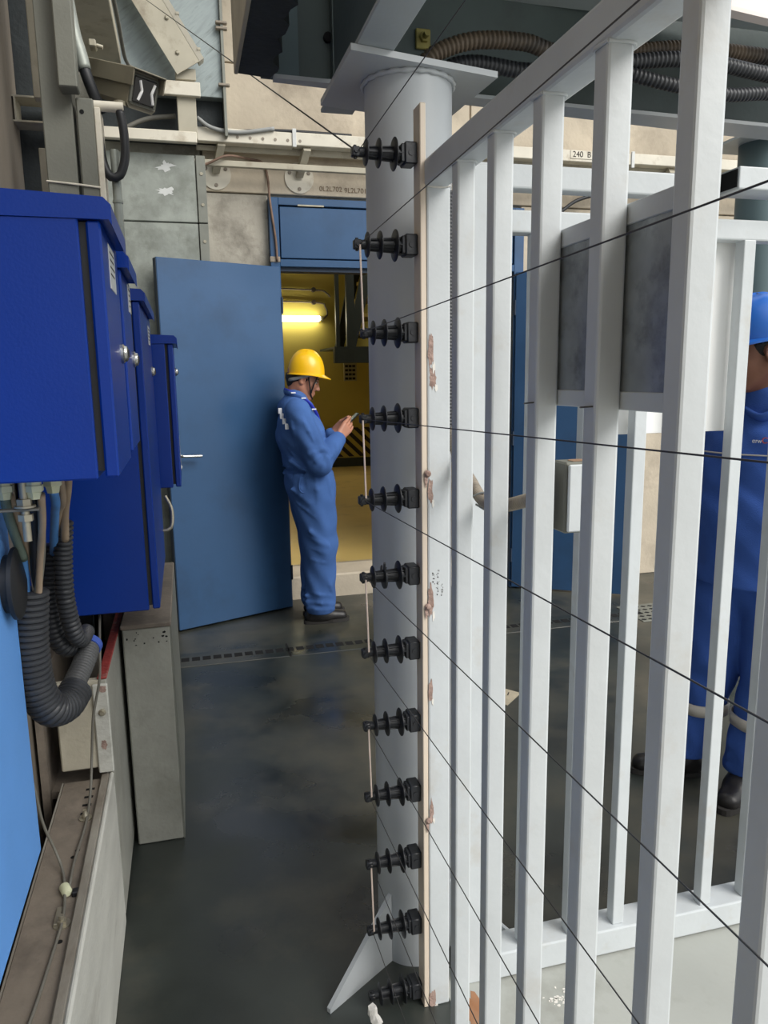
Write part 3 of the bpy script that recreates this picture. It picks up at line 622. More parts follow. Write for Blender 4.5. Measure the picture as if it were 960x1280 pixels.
# ------------------------------------------------------------------ blue cabinets along the left wall
def cabinet(label, xf, xb, y0, y1, z0, z1, lock=None, plate=None, hood=0.035, name='control_cabinet'):
    t = thing(name, label, 'cabinet', ((xf+xb)/2, (y0+y1)/2, z0), 'blue wall cabinets')
    part('body', bb((xb, y0, z0), (xf-0.030, y1, z1), 0.0025), 'blue_cab', t)
    part('door_gasket', bb((xb+0.02, y0+0.012, z0+0.012), (xf-0.018, y1-0.012, z1-0.004)), 'black', t, label='dark gap behind the door')
    d = part('door', bb((xf-0.020, y0+0.003, z0+0.002), (xf, y1-0.003, z1-0.003), 0.003), 'blue_cab', t)
    if hood:
        b = B(); xs = xf+0.016
        prism(b, [(xb, y0-0.002, z1), (xs-0.004, y0-0.002, z1-0.002), (xs, y0-0.002, z1-0.010), (xs, y0-0.002, z1+0.018), (xs-0.010, y0-0.002, z1+0.028), (xb, y0-0.002, z1+0.044)], (0, y1-y0+0.004, 0))
        part('hood', b, 'blue_cab', t)
    if lock:
        b = B(); lathe(b, (xf, lock[0], lock[1]), (1, 0, 0), [(0, 0.017), (0.004, 0.017), (0.006, 0.014), (0.010, 0.013), (0.0115, 0.010)], 20); lk = part('lock', b, 'chrome', d, 40, label='chrome round lock')
        b = B(); box(b, (xf+0.0115, lock[0]-0.0012, lock[1]-0.007), (xf+0.0135, lock[0]+0.0012, lock[1]+0.007)); part('lock_slot', b, 'black', t)
    if plate:
        part('label_plate', bb((xf-0.0005, plate[0], plate[2]), (xf+0.0012, plate[1], plate[3]), 0.0004), 'label', d, label='pale printed label')
        b = B()
        for k in range(4):
            z = plate[3]-0.012-0.011*k; box(b, (xf+0.0011, plate[0]+0.012, z), (xf+0.0014, plate[1]-0.012-0.012*(k % 2), z+0.003))
        part('label_print', b, 'ink', t)
    return t
def cabinets():
    cabinet('nearest upper blue cabinet, its broad flat side facing the viewer, cables below', -0.10, -0.45, 1.185, 1.462, 1.404, 1.775, (1.405, 1.594), (1.285, 1.385, 1.690, 1.757))
    cabinet('second upper blue cabinet, just behind the nearest, same height', -0.10, -0.45, 1.53, 1.775, 1.411, 1.756, (1.725, 1.592), (1.70, 1.765, 1.688, 1.745))
    c3 = cabinet('tall blue cabinet reaching low over the open concrete box', -0.10, -0.44, 2.16, 2.82, 0.905, 1.757, (2.72, 1.575), (2.60, 2.72, 1.66, 1.72))
    b = B(); tube(b, smooth_path([(-0.098, 2.74, 1.02), (-0.07, 2.74, 1.03), (-0.065, 2.76, 1.09), (-0.085, 2.77, 1.14)], 0.01), 0.006, 8); part('stay_hook', b, 'zinc', c3, 60)
    cabinet('farthest narrow blue cabinet hung before the open blue door', -0.029, -0.358, 3.0, 3.42, 1.136, 1.682, (3.33, 1.578), None)
    b = B(); box(b, (-0.42, 3.05, 0.0), (-0.36, 3.12, 1.70)); box(b, (-0.42, 3.30, 0.0), (-0.36, 3.37, 1.70)); solo('cabinet_frame', b, 'steel_dark', 'dark upright frame carrying the farthest blue cabinet', 'frame')
    # low cabinet close to the viewer with its rotary switch
    t = thing('control_cabinet', 'bright blue lower cabinet at the frame edge with a black rotary switch', 'cabinet', (-0.37, 1.0, 0.703), 'blue wall cabinets')
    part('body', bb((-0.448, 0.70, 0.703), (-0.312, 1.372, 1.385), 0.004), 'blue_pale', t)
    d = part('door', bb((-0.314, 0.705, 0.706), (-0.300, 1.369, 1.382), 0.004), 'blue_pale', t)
    b = B(); lathe(b, (-0.300, 1.318, 1.222), (1, 0, 0), [(0, 0.048), (0.012, 0.048), (0.0125, 0.060), (0.019, 0.060), (0.021, 0.057)], 32); sw = part('rotary_switch', b, 'black', d, 40, label='black rotary switch')
    b = B(); box(b, (-0.448, 0.85, 0.655), (-0.40, 0.90, 0.703), 0.004); box(b, (-0.448, 0.98, 0.655), (-0.40, 1.02, 0.703), 0.004); part('hinge_lug', b, 'black', t)
cabinets()

def conduits_under_cabinets():
    K = 1.075
    def S(p, k=K): return (p[0]*k, p[1]*k, 1.55+(p[2]-1.55)*k)
    def con(lab, pts, r, m, pitch=0.0105, dep=0.0042):
        b = B(); corrugated(b, [S(p) for p in pts], r*K, pitch, dep, 18); return solo('corrugated_conduit', b, m, lab, 'conduit', smooth=45)
    o = con('thickest black corrugated conduit, hanging foremost below the nearest cabinet', [(-0.262, 1.30, 1.214), (-0.270, 1.30, 1.12), (-0.268, 1.31, 1.04), (-0.254, 1.33, 0.993), (-0.236, 1.37, 0.979), (-0.224, 1.41, 0.988)], 0.0305, 'corr', 0.0108, 0.0045)
    con('light grey ribbed conduit stub joining the thick black conduit to the cable box', [(-0.236, 1.40, 0.985), (-0.218, 1.46, 1.012), (-0.206, 1.52, 1.038)], 0.021, 'corr_grey', 0.007, 0.003)
    con('slim black corrugated conduit on the right of the pair behind the thick one', [(-0.219, 1.42, 1.305), (-0.226, 1.42, 1.235), (-0.228, 1.42, 1.16), (-0.221, 1.43, 1.095), (-0.216, 1.47, 1.066), (-0.214, 1.53, 1.06)], 0.0165, 'corr', 0.0095, 0.0038)
    con('slim black corrugated conduit on the left of the pair behind the thick one', [(-0.253, 1.46, 1.255), (-0.260, 1.46, 1.17), (-0.259, 1.46, 1.09), (-0.245, 1.48, 1.05), (-0.23, 1.53, 1.04)], 0.019, 'corr', 0.0098, 0.0038)
    b = B(); lathe(b, S((-0.209, 1.508, 1.034)), (0.25, 0.9, 0.3), [(0, 0.0245), (0.016, 0.0245)], 18); solo('tape_wrap', b, 'tape_blue', 'blue tape wrapped round the conduit ends above the red lip', 'tape')
    # glands and cables
    for k, (x, y) in enumerate(((-0.276, 1.26), (-0.232, 1.25), (-0.214, 1.31), (-0.262, 1.36))):
        b = B(); lathe(b, (x, y, 1.3465+0.058), (0, 0, -1), [(0, 0.0125), (0.012, 0.0125), (0.0125, 0.015), (0.022, 0.015), (0.023, 0.012), (0.034, 0.0095)], 6)
        solo('cable_gland', b, 'gland', ['cream cable gland at the frame edge under the nearest cabinet', 'cream cable gland in the middle under the nearest cabinet', 'cream cable gland on the right under the nearest cabinet', 'cream cable gland at the back under the nearest cabinet'][k], 'gland', 'cream cable glands')
    def cab(lab, pts, r, m):
        pts = [S(p, 1+(K-1)*min(1, max(0, (1.375-p[2])/0.15))) for p in pts]
        b = B(); tube(b, smooth_path(pts, 0.008), r, 10); return solo('cable', b, m, lab, 'cable', 'cables below the nearest cabinet', smooth=180)
    cab('grey green sleeved cable leaving the gland at the frame edge', [(-0.276, 1.26, 1.375), (-0.274, 1.265, 1.34), (-0.268, 1.275, 1.30), (-0.263, 1.285, 1.27)], 0.0075, 'cable_green')
    cab('blue cable emerging below the grey green sleeve', [(-0.263, 1.283, 1.275), (-0.264, 1.29, 1.24), (-0.268, 1.30, 1.18)], 0.0062, 'cable_blue')
    cab('beige cable slanting from the edge gland to the thick conduit', [(-0.271, 1.27, 1.375), (-0.262, 1.285, 1.32), (-0.254, 1.295, 1.26), (-0.251, 1.30, 1.19)], 0.0065, 'cable_beige')
    cab('black cable dropping behind the hex bolt into the thick conduit', [(-0.238, 1.275, 1.37), (-0.243, 1.28, 1.31), (-0.248, 1.29, 1.25), (-0.250, 1.305, 1.19)], 0.0085, 'black')
    cab('grey cable with peeling sleeve right of the black cable', [(-0.226, 1.27, 1.375), (-0.230, 1.275, 1.33), (-0.237, 1.285, 1.27), (-0.256, 1.30, 1.18)], 0.0065, 'cable_grey')
    cab('brown beige cable beside the grey cable', [(-0.222, 1.25, 1.375), (-0.226, 1.26, 1.33), (-0.238, 1.28, 1.27), (-0.252, 1.30, 1.18)], 0.0058, 'cable_beige')
    cab('blue cable on the right running into the left slim conduit', [(-0.214, 1.31, 1.375), (-0.217, 1.34, 1.35), (-0.228, 1.39, 1.32), (-0.247, 1.455, 1.24)], 0.0075, 'cable_blue')
    cab('brown cable behind the blue one under the cabinet', [(-0.206, 1.33, 1.40), (-0.209, 1.36, 1.35), (-0.224, 1.40, 1.32), (-0.250, 1.46, 1.24)], 0.0065, 'cable_beige')
    cab('tan cable with dark sleeve feeding the right slim conduit', [(-0.197, 1.37, 1.402), (-0.205, 1.39, 1.36), (-0.215, 1.41, 1.32), (-0.220, 1.42, 1.27)], 0.0075, 'cable_beige')
    t = thing('cable_clamp', 'bolted steel clamp with hex nuts hanging among the cables', 'clamp', (-0.246, 1.245, 1.30))
    b = B(); lathe(b, (-0.246, 1.245, 1.404), (0, 0, -1), [(0, 0.006), (0.085, 0.006), (0.098, 0.006)], 14); part('threaded_rod', b, 'zinc', t, 40)
    for z in (1.372, 1.348):
        b = B(); lathe(b, (-0.246, 1.245, z), (0, 0, -1), [(0, 0.0115), (0.010, 0.0115)], 6); part('hex_nut', b, 'zinc', t)
    b = B(); lathe(b, (-0.246, 1.245, 1.362), (0, 0, -1), [(0, 0.016), (0.003, 0.016)], 20); part('washer', b, 'zinc', t, 40)
    b = B(); box(b, (-0.283, 1.237, 1.3535), (-0.225, 1.252, 1.3575), 0.001); part('strap', b, 'cable_grey', t)
conduits_under_cabinets()

# ------------------------------------------------------------------ cable ledge, open box and plinth below the cabinets
def ledge_group():
    t = thing('cable_ledge', 'long weathered steel cable ledge running low along the left wall', 'ledge', (-0.31, 0.9, 0))
    part('outer_face', bb((-0.262, -0.6, 0.0), (-0.250, 2.078, 0.474), 0.004), 'chalk', t)
    part('lip', bb((-0.283, -0.6, 0.455), (-0.262, 2.078, 0.472), 0.003), 'ledge', t)
    part('top_plate', bb((-0.382, -0.6, 0.440), (-0.283, 2.078, 0.458), 0.002), 'ledge_top', t)
    part('inner_face', bb((-0.386, -0.6, 0.0), (-0.382, 2.078, 0.458)), 'ledge', t)
    b = B()
    for y in (1.90, 1.94, 1.98, 2.02):
        box(b, (-0.318, y, 0.4575), (-0.296, y+0.009, 0.459))
    for x, y in ((-0.312, 1.72), (-0.305, 1.745), (-0.30, 1.44)): cyl(b, (x, y, 0.4575), (x, y, 0.4588), 0.0055, n=10)
    part('slots', b, 'hole', t)
    # earth wire and its clamps
    b = B(); tube(b, smooth_path([(-0.275, 2.3, 0.915), (-0.262, 2.12, 0.865), (-0.255, 2.035, 0.835), (-0.262, 2.03, 0.76), (-0.285, 2.03, 0.66), (-0.297, 2.03, 0.55), (-0.300, 1.97, 0.476), (-0.298, 1.84, 0.464), (-0.305, 1.70, 0.464), (-0.303, 1.60, 0.468)], 0.012), 0.0035, 8)
    solo('earth_wire', b, 'cable_grey', 'thin grey earth wire dropping over the open box onto the ledge', 'wire', smooth=180)
    b = B(); tube(b, smooth_path([(-0.448, 1.66, 1.0), (-0.40, 1.664, 0.82), (-0.372, 1.67, 0.70), (-0.36, 1.68, 0.58), (-0.342, 1.69, 0.50), (-0.325, 1.66, 0.466), (-0.309, 1.575, 0.466), (-0.302, 1.49, 0.466), (-0.309, 1.38, 0.463), (-0.318, 1.26, 0.463), (-0.335, 1.12, 0.463)], 0.012), 0.0033, 8)
    solo('earth_wire', b, 'cable_grey', 'second earth wire coming off the wall and lying along the ledge', 'wire', smooth=180)
    for nm, (x, y), lab in (('a', (-0.303, 1.585), 'grey wire clamp higher on the ledge'), ('b', (-0.303, 1.49), 'bolted cable lug lower on the ledge, with washer')):
        t = thing('wire_clamp', lab, 'clamp', (x, y, 0.458))
        if nm == 'a':
            b = B(); lathe(b, (x-0.012, y+0.02, 0.466), (0.4, -1, 0.05), [(0, 0.006), (0.004, 0.011), (0.028, 0.011), (0.034, 0.006)], 12); part('sleeve', b, 'gland', t, 40)
            b = B(); box(b, (x+0.008, y-0.014, 0.458), (x+0.024, y+0.004, 0.470), 0.002); part('block', b, 'black', t)
        else:
            b = B(); lathe(b, (x, y, 0.458), (0, 0, 1), [(0, 0.017), (0.003, 0.017)], 20); part('washer', b, 'zinc', t, 40)
            b = B(); lathe(b, (x, y, 0.461), (0, 0, 1), [(0, 0.0095), (0.009, 0.0095)], 6); lathe(b, (x, y, 0.470), (0, 0, 1), [(0, 0.005), (0.010, 0.005)], 10); part('bolt', b, 'zinc', t)
            b = B(); box(b, (x-0.016, y-0.004, 0.461), (x-0.004, y+0.05, 0.4645), 0.001); part('lug', b, 'zinc', t)
    b = B(); lathe(b, (-0.303, 1.88, 0.458), (0, 0, 1), [(0, 0.016), (0.003, 0.016), (0.0035, 0.008), (0.012, 0.008), (0.016, 0.005), (0.024, 0.005)], 12); solo('anchor_stud', b, 'zinc', 'small anchor stud standing on the ledge near the open box', 'bolt', smooth=40)
    # open topped box with the red lip
    t = thing('cable_box', 'open weathered concrete cable box with a red painted rim below the tall cabinet', 'box', (-0.315, 2.4, 0))
    part('front_panel', bb((-0.385, 2.08, 0.488), (-0.262, 2.105, 0.745), 0.004), 'box_face', t)
    part('side_panel', bb((-0.272, 2.08, 0.02), (-0.250, 3.05, 0.745), 0.004), 'plinth', t)
    part('inner_panel', bb((-0.44, 2.08, 0.02), (-0.42, 3.05, 0.745)), 'ledge_top', t)
    part('back_panel', bb((-0.44, 3.05, 0.02), (-0.25, 3.07, 0.745)), 'ledge_top', t)
    part('bottom_panel', bb((-0.42, 2.105, 0.40), (-0.272, 3.05, 0.42)), 'ledge_top', t)
    part('red_rim', bb((-0.274, 2.08, 0.745), (-0.249, 3.05, 0.752), 0.002), 'red', t, label='red painted rim')
    part('corner_angle', bb((-0.288, 2.070, 0.476), (-0.248, 2.081, 0.735), 0.003), 'chalk', t)
    b = B(); ngon_patch(b, (-0.268, 2.0695, 0.56), (1, 0, 0), (0, 0, 1), 0.009, 0.016, (0, -1, 0), 0.0012, 24, 0.3, 1); ngon_patch(b, (-0.262, 2.0695, 0.722), (1, 0, 0), (0, 0, 1), 0.013, 0.011, (0, -1, 0), 0.0012, 24, 0.3, 2); part('bare_patch', b, 'rust', t)
    b = B(); lathe(b, (-0.266, 2.07, 0.655), (0, -1, 0), [(0, 0.010), (0.003, 0.010), (0.004, 0.006), (0.009, 0.006)], 14); part('screw', b, 'zinc', t, 40)
    b = B(); lathe(b, (-0.2495, 2.62, 0.62), (1, 0, 0), [(0, 0.008), (0.004, 0.008)], 10); part('screw', b, 'zinc', t, 40)
    b = B(); prism(b, [(-0.30, 2.45, 0.42), (-0.285, 2.30, 0.73), (-0.33, 2.33, 0.78), (-0.36, 2.5, 0.76), (-0.38, 2.55, 0.45)], (0.0, 0.0, 0.004)); solo('plastic_bag', b, 'label', 'scrap of clear shiny plastic stuffed into the open cable box', 'bag')
    # plinth
    t = thing('plinth', 'tall grey concrete plinth with a dusty flat top beside the open cable box', 'plinth', (-0.16, 2.86, 0))
    part('block', bb((-0.236, 2.45, 0.0), (-0.088, 3.27, 0.760), 0.004), 'plinth', t)
    part('top_slab', bb((-0.240, 2.445, 0.760), (-0.083, 3.28, 0.776), 0.003), 'ledge_top', t)
    part('edge_angle', bb((-0.0885, 2.452, 0.0), (-0.083, 3.27, 0.760)), 'galv_dull', t)
    b = B(); rr = random.Random(4)
    for _ in range(14): ngon_patch(b, (rr.uniform(-0.225, -0.1), 2.4502, rr.uniform(0.70, 0.75)), (1, 0, 0), (0, 0, 1), rr.uniform(0.002, 0.007), rr.uniform(0.002, 0.005), (0, -1, 0), 0.0004, 8, 0.5, rr.randint(0, 99))
    part('pits', b, 'hole', t, kind='stuff')
    # bracket triangle between box and plinth
    b = B(); prism(b, [(-0.247, 2.60, 0.50), (-0.247, 2.62, 0.05), (-0.247, 2.85, 0.05)], (0.012, 0, 0)); solo('gusset', b, 'ledge_top', 'dark triangular gusset between the open cable box and the plinth', 'bracket')
ledge_group()

# ------------------------------------------------------------------ trunking, CCTV camera and hoses above the cabinets
def left_upper():
    def bx(name, lo, hi, m, lab, cat, bev=0.003, grp=None): return solo(name, bb(lo, hi, bev), m, lab, cat, grp)
    bx('cable_trunking', (-0.332, 2.40, 1.80), (-0.252, 2.50, 3.3), 'trunk', 'wide grey upright cable trunking rising to the top beside the left wall', 'trunking')
    bx('cable_trunking', (-0.276, 2.335, 2.326), (-0.228, 2.398, 3.3), 'trunk', 'narrow grey trunking ending in mid air in front of the wide one', 'trunking')
    t = thing('camera_post', 'short square grey post with a white arm carrying the security camera', 'post', (-0.22, 2.46, 1.80))
    part('post_tube', bb((-0.243, 2.40, 1.80), (-0.196, 2.50, 2.322), 0.004), 'trunk', t)
    part('side_angle', bb((-0.196, 2.40, 1.80), (-0.180, 2.50, 2.300), 0.002), 'cream', t)
    b = B(); cyl(b, (-0.20, 2.42, 2.309), (-0.118, 2.42, 2.309), 0.014, n=16); part('arm', b, 'cream', t, 40, label='white round arm')
    b = B(); cyl(b, (-0.228, 2.3985, 2.285), (-0.228, 2.40, 2.285), 0.006, n=10); part('bolt_hole', b, 'hole', t)
    b = B(); tube(b, smooth_path([(-0.335, 2.398, 2.098), (-0.25, 2.396, 2.092), (-0.194, 2.397, 2.087)], 0.02), 0.0028, 6); solo('tie_band', b, 'cream', 'thin pale tie band wrapped across the trunking and the camera post', 'tie', smooth=60)
    for z0, z1, zs, lab in ((2.37, 3.3, 2.9, 'upper pale angle strip with a rusty edge, left of the wide trunking'), (1.85, 2.232, 1.95, 'lower pale angle strip just above the nearest cabinet')):
        b = B(); box(b, (-0.375, 2.58, z0), (-0.353, 2.62, z1), 0.002); box(b, (-0.45, 2.60, zs), (-0.375, 2.62, zs+0.03)); solo('angle_strip', b, 'cream_dull', lab, 'strip')
    # strut channel stub out of the wall
    b = B(); box(b, (-0.45, 2.66, 2.395), (-0.345, 2.745, 2.400)); box(b, (-0.45, 2.66, 2.325), (-0.345, 2.745, 2.330)); box(b, (-0.445, 2.66, 2.330), (-0.440, 2.745, 2.395)); box(b, (-0.36, 2.735, 2.330), (-0.345, 2.745, 2.395))
    solo('strut_channel', b, 'cream_dull', 'stub of slotted strut channel sticking out of the left wall', 'channel')
    solo('cable_trunking', bb((-0.40, 2.75, 3.27), (-0.228, 4.78, 3.36), 0.003), 'cream_dull', 'beige overhead trunking running away high along the left wall', 'trunking')
    b = B(); tube(b, smooth_path([(-0.215, 3.6, 3.30), (-0.205, 4.2, 3.285), (-0.20, 4.7, 3.27), (-0.16, 4.8, 3.26)], 0.03), 0.010, 8); solo('trunking_cable', b, 'cable_grey', 'thin grey cable beside the beige overhead trunking', 'cable', smooth=180)
    # galvanised pipe and hoses
    b = B(); cyl(b, (-0.152, 2.44, 1.80), (-0.152, 2.44, 2.20), 0.0125, n=16); t = solo('steel_pipe', b, 'galv', 'slim galvanised upright pipe behind the camera hose', 'pipe', smooth=40)
    b = B(); cyl(b, (-0.152, 2.44, 2.055), (-0.152, 2.44, 2.063), 0.015, n=16); part('collar', b, 'galv', t, 40)
    b = B(); tube(b, smooth_path([(-0.250, 2.42, 2.62), (-0.236, 2.42, 2.50), (-0.222, 2.42, 2.44), (-0.214, 2.42, 2.40)], 0.01), 0.0185, 12); solo('grey_duct', b, 'galv', 'grey painted pipe leaning down behind the narrow trunking', 'pipe', smooth=180)
    b = B(); tube(b, smooth_path([(-0.218, 2.42, 2.42), (-0.208, 2.42, 2.38), (-0.193, 2.43, 2.335), (-0.180, 2.45, 2.30)], 0.01), 0.0155, 12); solo('black_hose', b, 'black', 'short black hose slipped over the grey leaning pipe', 'hose', smooth=180)
    b = B(); tube(b, smooth_path([(-0.128, 2.42, 2.30), (-0.121, 2.42, 2.24), (-0.123, 2.42, 2.175), (-0.140, 2.42, 2.128), (-0.165, 2.42, 2.122), (-0.182, 2.43, 2.155), (-0.190, 2.45, 2.22), (-0.196, 2.49, 2.30)], 0.01), 0.0125, 12); solo('black_hose', b, 'black', 'black hose hanging in a loop from the camera arm', 'hose', smooth=180)
    b = B(); box(b, (-0.202, 2.46, 2.478), (-0.182, 2.50, 2.498), 0.003); cyl(b, (-0.182, 2.48, 2.488), (-0.165, 2.48, 2.484), 0.006, n=10); solo('pipe_clip', b, 'zinc', 'small bolted pipe clip beside the grey leaning pipe', 'clip')
    # security camera
    Fp, Bp = Vector((-0.062, 2.45, 2.365)), Vector((-0.190, 2.60, 2.435)); d = (Fp-Bp).normalized()
    side = d.cross(Vector((0, 0, 1))).normalized(); up = side.cross(d); L = (Fp-Bp).length
    M = Matrix.Identity(4)
    for i in range(3): M[i][0], M[i][1], M[i][2], M[i][3] = d[i], side[i], up[i], Bp[i]
    t = thing('security_camera', 'beige weatherproof security camera housing aimed down, its glass front shining', 'camera', tuple(Bp))
    b = B()
    ring = lambda x, w, h0, h1: [M @ Vector(p) for p in ((x, -w, h0), (x, -w*0.9, h1), (x, w*0.9, h1), (x, w, h0), (x, w*0.8, h0-0.012), (x, -w*0.8, h0-0.012))]
    rs = [[b.verts.new(p) for p in ring(*a)] for a in ((-0.01, 0.034, -0.020, 0.026), (0.05, 0.046, -0.034, 0.042), (L, 0.050, -0.040, 0.046))]
    for p, q in zip(rs, rs[1:]):
        for i in range(6): b.faces.new((p[i], p[(i+1) % 6], q[(i+1) % 6], q[i]))
    b.faces.new(rs[0]); b.faces.new(rs[-1][::-1]); part('housing', b, 'cctv', t)
    b = B(); box(b, (-0.02, -0.056, 0.047), (L+0.025, 0.056, 0.052), 0.002, M); box(b, (-0.01, 0.051, 0.005), (L+0.022, 0.056, 0.05), 0.001, M); box(b, (-0.01, -0.056, 0.005), (L+0.022, -0.051, 0.05), 0.001, M); part('sunshield', b, 'cctv', t)
    b = B(); box(b, (L, -0.046, -0.040), (L+0.006, 0.046, 0.040), 0.006, M, 2); part('front_frame', b, 'trunk', t)
    b = B(); box(b, (L+0.004, -0.039, -0.034), (L+0.0075, 0.039, 0.034), 0.003, M); part('front_glass', b, 'glass_dark', t, label='dark glossy front glass')
    b = B()
    for s, c in ((-0.016, 0.010), (0.018, 0.012)):
        P = [(L+0.0072, s-0.008+c*abs(k/3-1)*0.8*(1 if s > 0 else -1), 0.026-0.052*k/6) for k in range(7)]
        tube(b, [M @ Vector(p) for p in smooth_path(P, 0.004)], 0.0045, 8)
    part('sky_reflection', b, 'white', t, 60, label='pale curved painted reflection on the glass')  # white strips stand in for bright sky reflected in the glass
    b = B(); cyl(b, (-0.128, 2.44, 2.318), (-0.130, 2.51, 2.365), 0.011, n=12); lathe(b, (-0.128, 2.44, 2.318), (0, 0, 1), [(0, 0.018), (0.012, 0.018)], 14); part('mount', b, 'cctv', t, 40)
left_upper()

# ------------------------------------------------------------------ ducts and trays on the back wall
def back_wall_things():
    t = thing('air_duct', 'mottled galvanised sheet duct standing in the far left corner, in flanged sections', 'duct', (-0.05, 4.9, 0))
    for z0, z1 in ((0.0, 1.2), (1.206, 2.447), (2.453, 2.825)):
        p = part('section', bb((-0.42, 4.80, z0), (0.142, 5.02, z1), 0.004), 'galv', t)
        part('flange', bb((0.146, 4.795, z0), (0.200, 5.02, z1), 0.003), 'galv_dull', p)
        b = B()
        for z in (z0+0.10, z1-0.10): lathe(b, (0.175, 4.795, z), (0, -1, 0), [(0, 0.010), (0.004, 0.009)], 10)
        part('rivets', b, 'zinc', p, 40)
    b = B(); ngon_patch(b, (-0.02, 4.7995, 2.76), (1, 0, 0.2), (0, 0, 1), 0.07, 0.035, (0, -1, 0), 0.0005, 22, 0.7, 5); ngon_patch(b, (-0.03, 4.7995, 2.62), (1, 0, 0), (0, 0, 1), 0.08, 0.03, (0, -1, 0), 0.0005, 22, 0.7, 6); part('scrape_mark', b, 'label', t)
    t = thing('air_duct', 'large blue grey streaked duct panel high above the back tray', 'duct', (0, 4.92, 3.165))
    part('face_panel', bb((-0.36, 4.86, 3.165), (0.325, 5.0, 4.5), 0.003), 'galv_streak', t)
    part('edge_angle', bb((0.325, 4.83, 2.95), (0.342, 5.0, 4.5), 0.002), 'galv_dull', t)
    part('dark_mouth', bb((-0.36, 4.93, 2.93), (0.322, 5.0, 3.165)), 'burnt_and_shade', t)
    b = B()
    for z in (3.22, 3.52, 3.55): box(b, (0.30, 4.82, z), (0.365, 4.85, z+0.014), 0.003)
    part('bolts', b, 'corr_dusty', t)
    # pale post frame and sloping channel
    t = thing('tray_support', 'cream post and arm frame holding the sloping cable channel', 'frame', (0.11, 4.75, 2.9))
    part('post', bb((0.060, 4.75, 2.90), (0.165, 4.82, 3.25), 0.003), 'cream_dull', t)
    part('arm', bb((-0.03, 4.72, 3.118), (0.192, 4.75, 3.192), 0.003), 'cream', t)
    part('foot_plate', bb((0.060, 4.735, 3.205), (0.172, 4.75, 3.265), 0.003), 'cream_dull', t)
    t = thing('cable_channel', 'cream cable channel sloping down from the upper left, bolts along it', 'channel', (0.05, 4.75, 3.25))
    d = Vector((-0.2, 0, 0.325)).normalized(); n = Vector((d.z, 0, -d.x)); p0 = Vector((0.142, 4.70, 3.262))
    b = B(); prism(b, [p0-n*0.085, p0+n*0.06, p0+n*0.06+d*1.2, p0-n*0.085+d*1.2], (0, 0.006, 0)); part('bed', b, 'cream_dull', t)
    b = B(); q = p0+n*0.062; prism(b, [q, q+n*0.028+Vector((0, -0.01, 0)), q+n*0.028+d*1.2+Vector((0, -0.01, 0)), q+d*1.2], (0, 0.07, 0)); part('side_lip', b, 'cream', t)
    for k in range(6):
        q = p0+d*(0.09+0.17*k)+n*(0.03 if k % 2 else -0.02); b = B(); lathe(b, q, (0, -1, 0), [(0, 0.012), (0.005, 0.012), (0.010, 0.006)], 10); part('bolt', b, 'zinc', t, 40)
    b = B()
    for k in range(5):
        q = p0+d*(0.05+0.2*k)+n*0.095; box(b, q-Vector((0.012, 0.012, 0.006)), q+Vector((0.006, 0.012, 0.006)))
    part('clips', b, 'cream_dull', t)
    # horizontal tray
    t = thing('cable_tray', 'cream cable tray running level along the back wall above the doors', 'tray', (2.3, 4.92, 2.93))
    x = 0.16
    for k, x1 in enumerate((0.74, 1.9, 3.06, 4.4)):
        part('tray_section', bb((x, 4.88, 2.930+0.007*k), (x1-0.004, 4.96, 3.008+0.004*k), 0.004), 'cream', t); x = x1
    part('rear_flange', bb((0.16, 4.96, 2.90), (4.4, 4.97, 3.03)), 'cream_dull', t)
    b = B()
    for k in range(6): cyl(b, (0.40+0.075*k, 4.878, 2.962), (0.40+0.075*k, 4.8805, 2.962), 0.009, n=10)
    part('bolt_holes', b, 'corr_dusty', t)
    for xx in (0.74, 1.9, 3.06): part('joint_clip', bb((xx-0.012, 4.872, 2.925), (xx+0.012, 4.884, 3.03), 0.002), 'label', t)
    part('label_card', bb((2.59, 4.876, 2.962), (2.80, 4.881, 3.014), 0.001), 'cream', t)
    text('label_lettering', '240  B', (2.605, 4.875, 2.972), (1, 0, 0.012), (0, -1, 0), 0.052, 'ink', t)
    part('under_rail', bb((-0.25, 4.90, 2.80), (4.4, 4.93, 2.835), 0.003), 'cream_dull', t)
    b = B(); box(b, (-0.36, 4.70, 2.866), (0.158, 4.74, 2.925), 0.004); solo('support_arm', b, 'cream', 'square cream arm reaching in from the left wall below the dark duct mouth', 'arm')
    for k, x in enumerate((0.27, 0.785, 3.35)):
        t = thing('wall_bracket', ['round plate wall bracket left of the transom, under the tray', 'round plate wall bracket above the transom, under the tray', 'round plate wall bracket beyond the fence, under the tray'][k], 'bracket', (x, 5.0, 2.79), 'tray brackets')
        b = B(); lathe(b, (x, 5.03, 2.785), (0, -1, 0), [(0, 0.092), (0.008, 0.092)], 32); part('round_plate', b, 'cream', t, 40)
        b = B(); a0 = Vector((x, 5.02, 2.80)); a1 = Vector((x+0.035, 4.90, 2.93)); u = Vector((0.022, 0, 0)); v = Vector((0, 0.013, 0.018))
        prism(b, [a0-u-v, a0+u-v, a0+u+v, a0-u+v], a1-a0); part('strut', b, 'cream_dull', t)
        b = B()
        for dx, dz in ((-0.06, 0.03), (0.06, 0.03), (0.0, -0.065)): lathe(b, (x+dx, 5.022, 2.785+dz), (0, -1, 0), [(0, 0.012), (0.005, 0.010)], 10)
        part('bolts', b, 'corr_dusty', t, 40)
